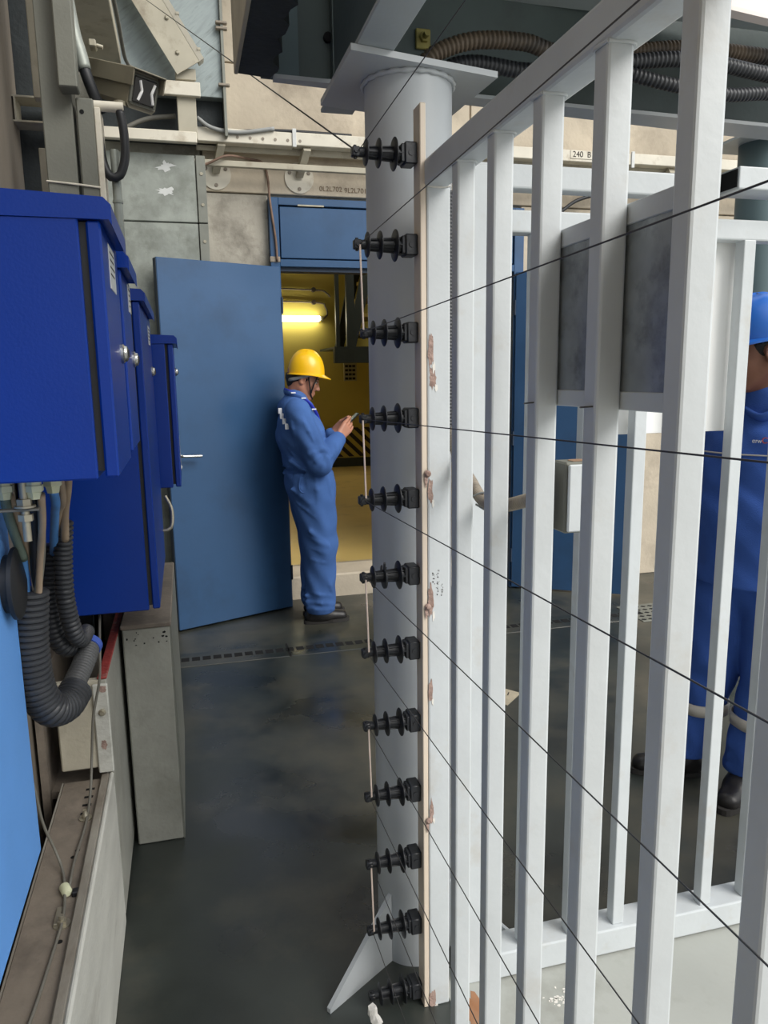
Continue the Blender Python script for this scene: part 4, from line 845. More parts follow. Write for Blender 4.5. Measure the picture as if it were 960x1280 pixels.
    b = B(); tube(b, smooth_path([(-0.1, 4.885, 2.80), (0.05, 4.885, 2.775), (0.2, 4.885, 2.80), (0.33, 4.885, 2.855), (0.47, 5.0, 2.875), (0.56, 5.015, 2.86), (0.585, 5.015, 2.78), (0.59, 4.97, 2.62), (0.615, 4.965, 2.40), (0.62, 4.965, 2.27)], 0.02), 0.0075, 8); solo('rusty_cable', b, 'rust_cable', 'rusty brown cable sagging under the tray then dropping beside the transom', 'cable', smooth=180)
    b = B(); box(b, (0.575, 4.99, 2.265), (0.64, 4.97, 2.30), 0.004); solo('cable_clip', b, 'corr_dusty', 'dark clip at the lower end of the rusty cable', 'clip')
    for lab, m, pts, r in (('white cable arching out of the dark duct mouth to the tray', 'strap_grey', [(0.17, 4.86, 3.05), (0.25, 4.86, 3.00), (0.40, 4.87, 2.985), (0.62, 4.87, 3.02)], 0.012),
                      ('black cable lying along the top of the tray', 'black', [(0.20, 4.9, 3.03), (0.35, 4.9, 3.0), (0.7, 4.9, 3.018), (1.1, 4.9, 3.016)], 0.012),
                      ('grey cable bowed across the dark duct mouth', 'cable_grey', [(-0.30, 4.86, 2.93), (-0.12, 4.86, 3.02), (0.05, 4.86, 3.05)], 0.014)):
        b = B(); tube(b, smooth_path(pts, 0.02), r, 8); solo('tray_cable', b, m, lab, 'cable', smooth=180)
    b = B(); tube(b, smooth_path([(2.36, 4.95, 2.62), (2.45, 4.95, 2.64), (2.55, 4.95, 2.63), (2.7, 4.95, 2.72), (3.0, 4.95, 2.80)], 0.02), 0.012, 8); solo('tray_cable', b, 'black', 'black cable looping off the tray right of the transom', 'cable', smooth=180)
back_wall_things()

# ------------------------------------------------------------------ people: smooth implicit bodies turned into one surface each
class Field:
    def __init__(s, lo, hi, h):
        s.lo = np.array(lo, np.float32); s.h = h; s.n = np.ceil((np.array(hi)-np.array(lo))/h).astype(int)+1
        s.D = np.full(s.n, 1.0, np.float32)
    def _sl(s, lo, hi, pad):
        a = np.maximum(0, np.floor((np.array(lo)-pad-s.lo)/s.h).astype(int)); b = np.minimum(s.n, np.ceil((np.array(hi)+pad-s.lo)/s.h).astype(int)+1)
        sl = tuple(slice(i, max(i, j)) for i, j in zip(a, b))
        ax = [s.lo[k]+s.h*np.arange(a[k], max(a[k], b[k]), dtype=np.float32) for k in range(3)]
        return sl, np.meshgrid(*ax, indexing='ij')
    def put(s, f, lo, hi, k=0.02, sub=False):
        sl, P = s._sl(lo, hi, k+0.03)
        if P[0].size == 0: return
        d = f(P); D = s.D[sl]
        if sub: D = -D
        if k > 0:
            t = np.clip(0.5+0.5*(D-d)/k, 0, 1); R = D*(1-t)+d*t-k*t*(1-t)
        else: R = np.minimum(D, d)
        s.D[sl] = -R if sub else R
    def cone(s, a, b, ra, rb, k=0.02, ax=None, sq=1.0, sub=False):
        """tapered capsule; ax/sq widen it along one axis"""
        a = np.array(a, np.float32); b = np.array(b, np.float32); m = max(ra, rb)*max(1, sq)
        A = None if ax is None else np.array(ax, np.float32)
        def f(P):
            p = [P[i]-a[i] for i in range(3)]; v = b-a
            if A is not None:
                w = (p[0]*A[0]+p[1]*A[1]+p[2]*A[2])*(1/sq-1); p = [p[i]+w*A[i] for i in range(3)]; v = v+A*np.dot(v, A)*(1/sq-1)
            t = np.clip((p[0]*v[0]+p[1]*v[1]+p[2]*v[2])/max(1e-9, float(np.dot(v, v))), 0, 1)
            return np.sqrt(sum((p[i]-v[i]*t)**2 for i in range(3)))-(ra+(rb-ra)*t)
        s.put(f, np.minimum(a, b)-m, np.maximum(a, b)+m, k, sub)
    def ell(s, c, ax, r, k=0.02, sub=False):
        c = np.array(c, np.float32); ax = np.array(ax, np.float32); m = max(r)
        def f(P):
            p = [P[i]-c[i] for i in range(3)]; q = [(p[0]*ax[j][0]+p[1]*ax[j][1]+p[2]*ax[j][2])/r[j] for j in range(3)]
            k0 = np.sqrt(sum(x*x for x in q)); k1 = np.sqrt(sum((x/r[j])**2 for j, x in enumerate(q)))
            return k0*(k0-1)/np.maximum(k1, 1e-6)
        s.put(f, c-m, c+m, k, sub)
    def ripple(s, z0, z1, amp, fx, fz, ph=0.0):
        """cloth folds: a gentle wave added between two heights"""
        ax = [s.lo[k]+s.h*np.arange(s.n[k], dtype=np.float32) for k in range(3)]
        z = ax[2]; w = np.clip(np.minimum(z-z0, z1-z)/0.05, 0, 1)
        X, Y = np.meshgrid(ax[0], ax[1], indexing='ij')
        for k in np.nonzero(w > 0)[0]:
            u = np.sin(fz*z[k]+fx*X+ph+1.5*np.sin(14*X+9*Y))*np.sin(fz*0.61*z[k]-fx*0.8*Y+1.7*ph)
            s.D[:, :, k] += (amp*w[k]*u).astype(np.float32)
    def cut(s, z=None, above=False):
        zz = s.lo[2]+s.h*np.arange(s.n[2], dtype=np.float32)
        d = (zz-z) if above else (z-zz)
        s.D = np.maximum(s.D, d[None, None, :])
    def mesh(s, name, m, relax=1):
        D = s.D; S = D < 0; nx, ny, nz = D.shape
        c = [S[i:nx-1+i, j:ny-1+j, k:nz-1+k] for i in (0, 1) for j in (0, 1) for k in (0, 1)]
        cnt = sum(x.astype(np.int8) for x in c); act = (cnt > 0) & (cnt < 8); idx = np.argwhere(act)
        off = np.array([(i, j, k) for i in (0, 1) for j in (0, 1) for k in (0, 1)])
        V = np.stack([D[idx[:, 0]+o[0], idx[:, 1]+o[1], idx[:, 2]+o[2]] for o in off], 1)
        acc = np.zeros((len(idx), 3)); num = np.zeros(len(idx))
        for a in range(8):
            for b_ in range(a+1, 8):
                if abs(off[a]-off[b_]).sum() != 1: continue
                cr = (V[:, a] < 0) != (V[:, b_] < 0); t = np.where(cr, V[:, a]/np.where(cr, V[:, a]-V[:, b_], 1), 0)
                acc += np.where(cr[:, None], off[a]+t[:, None]*(off[b_]-off[a]), 0); num += cr
        P = s.lo+s.h*(idx+acc/num[:, None])
        G = np.full(act.shape, -1, np.int64); G[act] = np.arange(len(idx)); F = []
        for ax in range(3):
            u, v = (ax+1) % 3, (ax+2) % 3
            sl0 = [slice(0, None)]*3; sl1 = [slice(0, None)]*3; sl0[ax] = slice(0, D.shape[ax]-1); sl1[ax] = slice(1, None)
            A, Bb = S[tuple(sl0)], S[tuple(sl1)]; e = np.argwhere(A != Bb); e = e[(e[:, u] > 0) & (e[:, v] > 0) & (e[:, u] < D.shape[u]-1) & (e[:, v] < D.shape[v]-1)]
            q = []
            for du, dv in ((-1, -1), (0, -1), (0, 0), (-1, 0)):
                c2 = e.copy(); c2[:, u] += du; c2[:, v] += dv; q.append(G[c2[:, 0], c2[:, 1], c2[:, 2]])
            q = np.stack(q, 1); flip = ~A[e[:, 0], e[:, 1], e[:, 2]]; q[flip] = q[flip][:, ::-1]; F.append(q)
        F = np.concatenate(F); F = F[(F >= 0).all(1)]
        for _ in range(relax):
            sm = np.zeros_like(P); n = np.zeros(len(P))
            for a in range(4):
                np.add.at(sm, F[:, a], P[F[:, (a+1) % 4]]); np.add.at(n, F[:, a], 1)
                np.add.at(sm, F[:, a], P[F[:, (a+3) % 4]]); np.add.at(n, F[:, a], 1)
            P = 0.5*P+0.5*sm/np.maximum(n, 1)[:, None]
        me = bpy.data.meshes.new(name); me.vertices.add(len(P)); me.vertices.foreach_set('co', P.astype(np.float32).ravel())
        me.loops.add(F.size); me.loops.foreach_set('vertex_index', F.astype(np.int32).ravel())
        me.polygons.add(len(F)); me.polygons.foreach_set('loop_start', np.arange(0, F.size, 4, dtype=np.int32))
        me.update(); me.validate(); me.shade_smooth(); me.materials.append(MT[m]); return me
def field_part(name, fld, m, parent, relax=1, label=None):
    me = fld.mesh(name, m, relax); o = bpy.data.objects.new(name, me); COL.objects.link(o); o.parent = parent
    o.matrix_parent_inverse = Matrix.Translation(-parent.location if parent.name not in ORG else -ORG[parent.name]); ORG[o.name] = Vector((0, 0, 0))
    if label: o['label'] = label
    return o
def head_field(f, C, hf, hl, hu, neck0, k=0.015):
    """skull, jaw, nose, brow, lips and ears around C in the head's own axes"""
    P = lambda a, b, c: C+hf*a+hl*b+hu*c
    f.ell(P(-0.005, 0, 0.03), (hf, hl, hu), (0.098, 0.077, 0.098), 0.01)
    f.ell(P(0.045, 0, -0.03), (hf, hl, hu), (0.052, 0.062, 0.082), 0.03)
    f.cone(P(0.045, 0, -0.085), P(0.070, 0, -0.098), 0.034, 0.022, 0.03)
    for s in (-1, 1):
        f.cone(P(0.0, s*0.052, -0.055), P(0.06, s*0.022, -0.098), 0.022, 0.018, 0.025)
        f.ell(P(0.066, s*0.040, -0.022), (hf, hl, hu), (0.022, 0.020, 0.018), 0.015)
        f.ell(P(0.088, s*0.031, 0.002), (hf, hl, hu), (0.016, 0.017, 0.010), 0.008, sub=True)
        f.cone(P(0.084, s*0.018, 0.018), P(0.074, s*0.048, 0.016), 0.010, 0.008, 0.012)
        f.ell(P(-0.004, s*0.079, -0.012), (hf*0.9+hl*0.3*s, hl*0.9-hf*0.3*s, hu), (0.019, 0.009, 0.031), 0.008)
        f.ell(P(-0.002, s*0.088, -0.012), (hf, hl, hu), (0.010, 0.006, 0.018), 0.004, sub=True)
    f.cone(P(0.090, 0, 0.008), P(0.112, 0, -0.034), 0.008, 0.0115, 0.010)
    for s in (-1, 1): f.ell(P(0.102, s*0.012, -0.038), (hf, hl, hu), (0.010, 0.008, 0.008), 0.006)
    f.ell(P(0.093, 0, -0.064), (hf, hl, hu), (0.009, 0.022, 0.006), 0.006); f.ell(P(0.091, 0, -0.075), (hf, hl, hu), (0.009, 0.020, 0.0065), 0.006)
    f.cone(neck0, P(-0.018, 0, -0.05), 0.058, 0.055, 0.03)
def face_parts(t, C, hf, hl, hu):
    P = lambda a, b, c: Vector(C+hf*a+hl*b+hu*c)
    for s in (-1, 1):
        b = B(); bmesh.ops.create_icosphere(b, subdivisions=2, radius=0.0115, matrix=Matrix.Translation(P(0.077, s*0.031, 0.001))); e = part('eye', b, 'eye', t, 180)
        b = B(); bmesh.ops.create_icosphere(b, subdivisions=2, radius=0.006, matrix=Matrix.Translation(P(0.0845, s*0.031, -0.001))); part('iris', b, 'iris', e, 180)
        b = B(); tube(b, smooth_path([P(0.094, s*0.014, 0.018), P(0.092, s*0.032, 0.024), P(0.078, s*0.052, 0.018)], 0.004), 0.0032, 6); part('eyebrow', b, 'hair', t, 180)
        b = B(); tube(b, smooth_path([P(0.089, s*0.018, 0.004), P(0.090, s*0.031, 0.0085), P(0.080, s*0.045, 0.003)], 0.004), 0.0022, 6); part('eyelid', b, 'hair', t, 180)
    b = B(); tube(b, smooth_path([P(0.088, -0.021, -0.070), P(0.101, 0, -0.0695), P(0.088, 0.021, -0.070)], 0.004), 0.0022, 6); part('mouth', b, 'lip', t, 180)
def hair_part(t, C, hf, hl, hu, low, top=0.03):
    lo = np.array(C)-0.16; f = Field(lo, lo+0.32, 0.005); P = lambda a, b, c: C+hf*a+hl*b+hu*c
    f.ell(P(-0.008, 0, 0.03), (hf, hl, hu), (0.100, 0.081, 0.100), 0.0)
    f.cone(P(-0.055, 0, -0.02), P(-0.05, 0, low), 0.047, 0.036, 0.02, ax=hl, sq=1.25)
    f.cone(P(0.075, 0, -0.1), P(0.075, 0, 0.03), 0.066, 0.055, 0.01, ax=hl, sq=1.5, sub=True)
    f.put(lambda Q: -(((Q[0]-C[0])*hu[0]+(Q[1]-C[1])*hu[1]+(Q[2]-C[2])*hu[2])-top)-0.0, lo, lo+0.32, 0.0, sub=True)
    return field_part('hair', f, 'hair', t, 1)
def helmet(t, c, hf, hl, hu, r, m, visor=0.05):
    """hard hat: domed shell with crown ridges and a brim that juts at the front"""
    c = Vector(c); hf, hl, hu = Vector(hf), Vector(hl), Vector(hu); b = B(); n = 48; rows = []
    def pt(a, ph, off=0.0):
        ca, sa = math.cos(a), math.sin(a)
        rr = Vector((r[0]*ca, r[1]*sa, 0)); x = math.cos(ph)**0.82; z = math.sin(ph)**0.96
        ridge = 0.004*max(0, math.cos(a*2)**8)*max(0, math.sin(ph))+0.007*max(0, 1-abs(r[1]*sa*x)/0.014)*max(0, math.sin(ph)-0.45)
        return c+hf*(rr.x*x*(1+off))+hl*(rr.y*x*(1+off))+hu*((r[2]+ridge)*z*(1+off*0.6))
    for i in range(15):
        ph = math.pi/2*(1-i/14)*0.999; rows.append([b.verts.new(pt(2*math.pi*k/n, ph)) for k in range(n)])
    def brim(k, out, dz):
        a = 2*math.pi*k/n; f = max(0, math.cos(a))**1.6; e = 0.010*out+visor*out*f
        d = hf*math.cos(a)*r[0]+hl*math.sin(a)*r[1]; dn = d.normalized()
        return c+d+dn*e+hu*(dz-0.018*out*f-0.004*out)
    for out, dz in ((0.45, 0.0), (1.0, 0.0), (1.0, -0.006), (0.3, -0.006)): rows.append([b.verts.new(brim(k, out, dz)) for k in range(n)])
    for i in range(12):
        ph = math.pi/2*i/12*0.999; rows.append([b.verts.new(pt(2*math.pi*k/n, ph, -0.035)) for k in range(n)])
    for p, q in zip(rows, rows[1:]):
        for k in range(n): b.faces.new((p[k], q[k], q[(k+1) % n], p[(k+1) % n]))
    return part('helmet', b, m, t, 50)
def shoe(t, ankle, d, m='shoe', L=0.27, h=0.115):
    """work shoe from heel to toe along d, sole on the floor"""
    d = Vector(d).normalized(); s = Vector((-d.y, d.x, 0)); a = Vector((ankle[0], ankle[1], 0)); heel = a-d*0.075
    lo = np.array(a)-np.array((0.3, 0.3, 0.02)); f = Field(lo, np.array(a)+np.array((0.3, 0.3, 0.2)), 0.006)
    Z = lambda z: Vector((0, 0, z)); A = np.array(s)
    f.cone(heel+d*0.045+Z(0.05), a+d*0.06+Z(0.055), 0.042, 0.044, 0.02); f.cone(a+d*0.04+Z(0.05), heel+d*(L-0.048)+Z(0.036), 0.044, 0.036, 0.03, ax=A, sq=1.15)
    f.cone(a+d*0.0+Z(0.06), a-d*0.005+Z(h+0.01), 0.044, 0.045, 0.03); f.cut(0.012)
    o = field_part('shoe', f, m, t, 1)
    b = B(); N = 28; P = []
    for i in range(N):
        an = 2*math.pi*i/N; x = math.cos(an); w = 0.047 if x > 0 else 0.040; P.append(heel+d*(L/2+x*(L/2+0.004))+s*(math.copysign(abs(math.sin(an))**0.75, math.sin(an))*w)+Z(0.001))
    prism(b, P, Z(0.022)); part('sole', b, 'sole', o)
    b = B()
    for k in range(4):
        q = a+d*(0.052+0.022*k)+Z(0.100-0.0115*k); tube(b, [q-s*0.024, q+Z(0.004), q+s*0.024], 0.0028, 6)
    part('laces', b, 'hair', o)
    return o
def hand_field(f, wrist, knuckle, across, curl, thumb, k=0.006):
    """palm, four bent fingers of different length and a thumb from the side of the palm"""
    w, kn = Vector(wrist), Vector(knuckle); ac = Vector(across).normalized(); d = (kn-w).normalized(); cu = Vector(curl).normalized()
    for i in range(4):
        o = ac*(0.0285-0.019*i); f.cone(w+d*0.018+o*0.62, kn+o, 0.0165, 0.0115, 0.012)
    for i, (ln, r) in enumerate(((0.072, 0.0088), (0.080, 0.0090), (0.074, 0.0086), (0.058, 0.0078))):
        p = kn+ac*(0.0285-0.0195*i); u = (d*0.9+cu*(0.25+0.05*i)).normalized()
        for seg, a, s0, s1 in ((0.44, 0.0, 1.0, 0.95), (0.32, 0.9, 0.95, 0.88), (0.24, 1.1, 0.88, 0.75)):
            u = (u+cu*a*0.75).normalized(); q = p+u*ln*seg; f.cone(p, q, r*s0, r*s1, k*0.6); p = q
    p = w+d*0.03+ac*0.026; th = Vector(thumb); q = p+(th-p)*0.5+ac*0.008; f.cone(p, q, 0.0125, 0.0105, 0.01); f.cone(q, th, 0.0105, 0.008, 0.004)

def man_with_phone():
    Y0 = 4.68; V = lambda x, l, z: Vector((x, Y0+l, z)); LAT = (0, 1, 0)
    t = thing('person', 'person in yellow hard hat and blue coveralls leaning by the door, looking at a phone', 'person', (0.76, Y0, 0))
    C = V(0.713, 0, 1.542); a = math.radians(20); hf = Vector((math.cos(a), -0.06, -math.sin(a))).normalized(); hl = Vector((0.06, 1, 0)); hl = (hl-hf*hl.dot(hf)).normalized(); hu = hf.cross(hl)
    # skin: one continuous body
    f = Field((0.45, Y0-0.36, 0.0), (1.12, Y0+0.36, 1.70), 0.0046)
    npv = lambda v: np.array(v, np.float32)
    head_field(f, npv(C), npv(hf), npv(hl), npv(hu), npv(V(0.665, 0, 1.40)))
    f.cone(V(0.735, 0, 0.92), V(0.70, 0, 1.15), 0.10, 0.10, 0.05, LAT, 1.3); f.cone(V(0.70, 0, 1.15), V(0.655, 0, 1.33), 0.10, 0.085, 0.05, LAT, 1.5)
    nw, fw = V(0.912, -0.105, 1.183), V(0.915, 0.085, 1.190)
    for l, el, wr in ((-0.185, V(0.765, -0.235, 1.035), nw), (0.185, V(0.775, 0.215, 1.05), fw)):
        f.cone(V(0.645, l, 1.355), el, 0.048, 0.040, 0.03); f.cone(el, wr, 0.040, 0.028, 0.02)
    for l in (-0.09, 0.09):
        f.cone(V(0.735, l, 0.88), V(0.775, l, 0.50), 0.085, 0.06, 0.03); f.cone(V(0.775, l, 0.50), V(0.755, l, 0.07), 0.058, 0.04, 0.02)
    hand_field(f, nw, V(0.972, -0.066, 1.236), (-0.50, -0.15, 0.62), (0.15, 0.9, 0.2), V(1.000, -0.028, 1.300))
    hand_field(f, fw, V(0.972, 0.058, 1.240), (-0.50, 0.15, 0.62), (0.15, -0.9, 0.2), V(1.000, 0.022, 1.300))
    field_part('body', f, 'skin', t, 1)
    face_parts(t, C, hf, hl, hu); hair_part(t, npv(C), npv(hf), npv(hl), npv(hu), -0.045, 0.004)
    # coverall
    f = Field((0.44, Y0-0.40, 0.04), (1.0, Y0+0.40, 1.50), 0.0072)
    f.cone(V(0.735, 0, 0.90), V(0.728, 0, 1.01), 0.146, 0.136, 0.06, LAT, 1.22)
    f.cone(V(0.728, 0, 1.01), V(0.688, 0, 1.20), 0.136, 0.140, 0.06, LAT, 1.32); f.cone(V(0.688, 0, 1.20), V(0.652, 0, 1.345), 0.138, 0.090, 0.06, LAT, 1.55)
    f.cone(V(0.658, 0, 1.37), V(0.672, 0, 1.425), 0.085, 0.072, 0.04, LAT, 1.1)
    for l, el, wr in ((-0.185, V(0.765, -0.235, 1.035), nw), (0.185, V(0.775, 0.215, 1.05), fw)):
        f.cone(V(0.648, l, 1.350), el, 0.078, 0.070, 0.035); f.cone(el, el.lerp(wr, 0.9), 0.070, 0.052, 0.02); f.cone(el.lerp(wr, 0.84), el.lerp(wr, 0.93), 0.047, 0.044, 0.006)
    for l in (-0.085, 0.085):
        f.cone(V(0.735, l, 0.88), V(0.777, l*1.05, 0.52), 0.142, 0.108, 0.05); f.cone(V(0.777, l*1.05, 0.52), V(0.765, l*1.05, 0.12), 0.108, 0.094, 0.02)
    # waist gather, crotch and knee folds
    for z, rr in ((0.985, 0.148),):
        for k in range(26):
            an = 2*math.pi*k/26; p = V(0.722+math.cos(an)*0.150, math.sin(an)*0.195, z); f.cone(p+Vector((0, 0, 0.02)), p-Vector((0, 0, 0.03)), 0.006, 0.005, 0.010, sub=(k % 2 == 0))
    for z, x0 in ((0.20, 0.66), (0.155, 0.665), (0.115, 0.67)):
        for l in (-0.085, 0.085): f.cone(V(x0+0.01, l-0.05, z), V(x0+0.17, l-0.06, z-0.02), 0.008, 0.006, 0.02)
    for p, q in ((V(0.70, -0.27, 1.10), V(0.80, -0.29, 1.06)), (V(0.71, -0.26, 1.15), V(0.79, -0.285, 1.12)), (V(0.66, -0.235, 1.29), V(0.72, -0.27, 1.19)), (V(0.80, -0.225, 1.04), V(0.86, -0.19, 1.10)), (V(0.83, -0.19, 1.08), V(0.88, -0.165, 1.13)), (V(0.60, -0.15, 1.05), V(0.68, -0.20, 1.00)), (V(0.60, -0.16, 0.88), V(0.70, -0.2, 0.80)), (V(0.70, -0.19, 0.62), V(0.80, -0.19, 0.53))):
        f.cone(p, q, 0.011, 0.006, 0.025)
    for k in range(40):
        an = 2*math.pi*k/40; a2 = 2*math.pi*(k+1)/40
        f.cone(V(0.727+math.cos(an)*0.147, math.sin(an)*0.186, 0.988+0.004*math.sin(3*an)), V(0.727+math.cos(a2)*0.147, math.sin(a2)*0.186, 0.988+0.004*math.sin(3*a2)), 0.008, 0.008, 0.016, sub=True)
    ax = [f.lo[k]+f.h*np.arange(f.n[k]) for k in range(3)]
    def near(x, z):
        c = f.D[int(round((x-f.lo[0])/f.h)), :, int(round((z-f.lo[2])/f.h))]; k = np.nonzero(c < 0)[0]
        return float(ax[1][k[0]])-Y0 if len(k) else None
    for (xa, za), (xb, zb), r in (((0.80, 1.125), (0.715, 1.045), .009), ((0.805, 1.12), (0.755, 1.00), .009), ((0.815, 1.12), (0.80, 1.015), .007), ((0.80, 1.135), (0.69, 1.10), .008), ((0.665, 1.31), (0.73, 1.16), .008), ((0.60, 1.32), (0.645, 1.12), .008),
                                  ((0.84, 1.13), (0.83, 1.07), .007), ((0.87, 1.15), (0.865, 1.10), .006), ((0.585, 1.14), (0.67, 1.02), .008), ((0.60, 1.07), (0.66, 1.0), .007), ((0.655, 0.965), (0.645, 0.82), .007), ((0.735, 0.965), (0.745, 0.80), .007), ((0.81, 0.965), (0.835, 0.82), .007), ((0.69, 0.965), (0.69, 0.88), .006),
                                  ((0.625, 0.80), (0.74, 0.70), .008), ((0.69, 0.585), (0.81, 0.52), .010), ((0.70, 0.515), (0.79, 0.475), .009), ((0.70, 0.44), (0.80, 0.41), .007), ((0.70, 0.225), (0.84, 0.19), .009), ((0.69, 0.165), (0.82, 0.145), .009), ((0.70, 0.12), (0.82, 0.105), .008), ((0.80, 0.30), (0.835, 0.20), .007)):
        P = []
        for k in range(7):
            x = xa+(xb-xa)*k/6; z = za+(zb-za)*k/6; l = near(x, z)
            if l is not None: P.append(V(x, l+0.004, z))
        for k in range(len(P)-1):
            w = math.sin(math.pi*(k+1)/len(P))
            if (P[k]-P[k+1]).length < 0.06: f.cone(P[k], P[k+1], r*w, r*w*0.9, 0.014)
    f.ripple(0.08, 0.95, 0.006, 34, 22, 0.4); f.ripple(1.0, 1.36, 0.0055, 40, 30, 1.1); f.cut(0.072)
    cv = field_part('coverall', f, 'fabric', t, 1)
    b = B(); tube(b, smooth_path([V(0.60, -0.012, 1.462), V(0.625, -0.068, 1.452), V(0.69, -0.085, 1.425), V(0.745, -0.05, 1.385), V(0.762, 0.0, 1.36), V(0.745, 0.05, 1.385), V(0.69, 0.085, 1.425), V(0.625, 0.068, 1.452), V(0.60, 0.012, 1.462)], 0.01), 0.0165, 10, flat=(0.4, 1.0)); part('collar', b, 'fabric', cv, 180)
    b = B(); tube(b, smooth_path([V(0.805, -0.165, 1.0), V(0.795, -0.185, 0.93), V(0.79, -0.19, 0.85)], 0.01), 0.006, 8); part('pocket_welt', b, 'fabric', cv, 180)
    b = B(); tube(b, smooth_path([V(0.650, -0.197, 0.955), V(0.640, -0.198, 0.90), V(0.655, -0.202, 0.865), V(0.70, -0.207, 0.87)], 0.01), 0.0045, 8); part('pocket_flap', b, 'fabric', cv, 180)
    b = B()
    for i, (x, l, z) in enumerate(((0.550, -0.128, 1.352), (0.557, -0.146, 1.322), (0.568, -0.166, 1.292), (0.580, -0.186, 1.262))):
        box(b, (x-0.010, Y0+l-0.008, z-0.017), (x+0.012, Y0+l+0.006, z+0.017), 0.002)
    part('back_print', b, 'white_print', cv, label='white marks printed on the back')
    # lanyard, helmet, straps
    b = B(); tube(b, smooth_path([V(0.598, 0.0, 1.478), V(0.622, -0.066, 1.465), V(0.68, -0.088, 1.435), V(0.745, -0.075, 1.385), V(0.790, -0.045, 1.315), V(0.815, -0.01, 1.23), V(0.822, 0.0, 1.15)], 0.008), 0.0095, 8, flat=(0.35, 1.0)); ly = part('lanyard', b, 'lanyard', t, 180, label='blue lanyard with white print')
    b = B()
    for p in ((0.640, -0.077, 1.457), (0.700, -0.0905, 1.424), (0.765, -0.066, 1.355)): box(b, (p[0]-0.014, Y0+p[1]-0.012, p[2]-0.004), (p[0]+0.014, Y0+p[1]-0.005, p[2]+0.004), 0.001)
    part('lanyard_print', b, 'white_print', ly)
    hh = Vector((0.995, 0, -0.075)).normalized(); hv = Vector((0.075, 0, 0.997)).normalized()
    hm = helmet(t, V(0.736, 0, 1.568), hh, Vector((0, 1, 0)), hv, (0.113, 0.103, 0.143), 'helmet_yellow', 0.030)
    b = B(); tube(b, smooth_path([V(0.800, -0.072, 1.572), V(0.72, -0.089, 1.556), V(0.65, -0.066, 1.540), V(0.622, -0.03, 1.535), V(0.62, 0.02, 1.535), V(0.66, 0.07, 1.545)], 0.008), 0.010, 8, flat=(0.3, 1.0)); part('head_band', b, 'strap_grey', hm, 180, label='grey inner head band')
    b = B(); tube(b, smooth_path([V(0.735, -0.082, 1.575), V(0.742, -0.083, 1.50), V(0.752, -0.055, 1.445), V(0.768, 0.0, 1.415), V(0.752, 0.055, 1.445), V(0.742, 0.083, 1.50), V(0.735, 0.082, 1.575)], 0.008), 0.0048, 6); tube(b, smooth_path([V(0.80, -0.074, 1.565), V(0.768, -0.078, 1.50), V(0.752, -0.06, 1.452)], 0.008), 0.0045, 6); part('chin_strap', b, 'hair', hm, 180, label='dark chin strap')
    shoe(t, V(0.735, -0.085, 0), (1, 0.02, 0), L=0.29); shoe(t, V(0.755, 0.095, 0), (1, 0.10, 0), L=0.28)
    # phone
    u = Vector((0.72, 0, 0.69)).normalized(); n = Vector((-0.69, 0, 0.72)); M = Matrix.Identity(4)
    for i in range(3): M[i][0], M[i][1], M[i][2] = u[i], (0, 1, 0)[i], n[i]
    M.translation = V(1.003, -0.004, 1.272)
    ph = thing('phone', 'dark smartphone held in both hands of the person in the yellow hard hat', 'phone', tuple(M.translation))
    part('case', bb((-0.072, -0.036, -0.0045), (0.072, 0.036, 0.004), 0.003, M), 'phone_black', ph)
    part('screen', bb((-0.068, -0.033, 0.004), (0.068, 0.033, 0.0046), 0, M), 'screen', ph, label='pale screen')
man_with_phone()

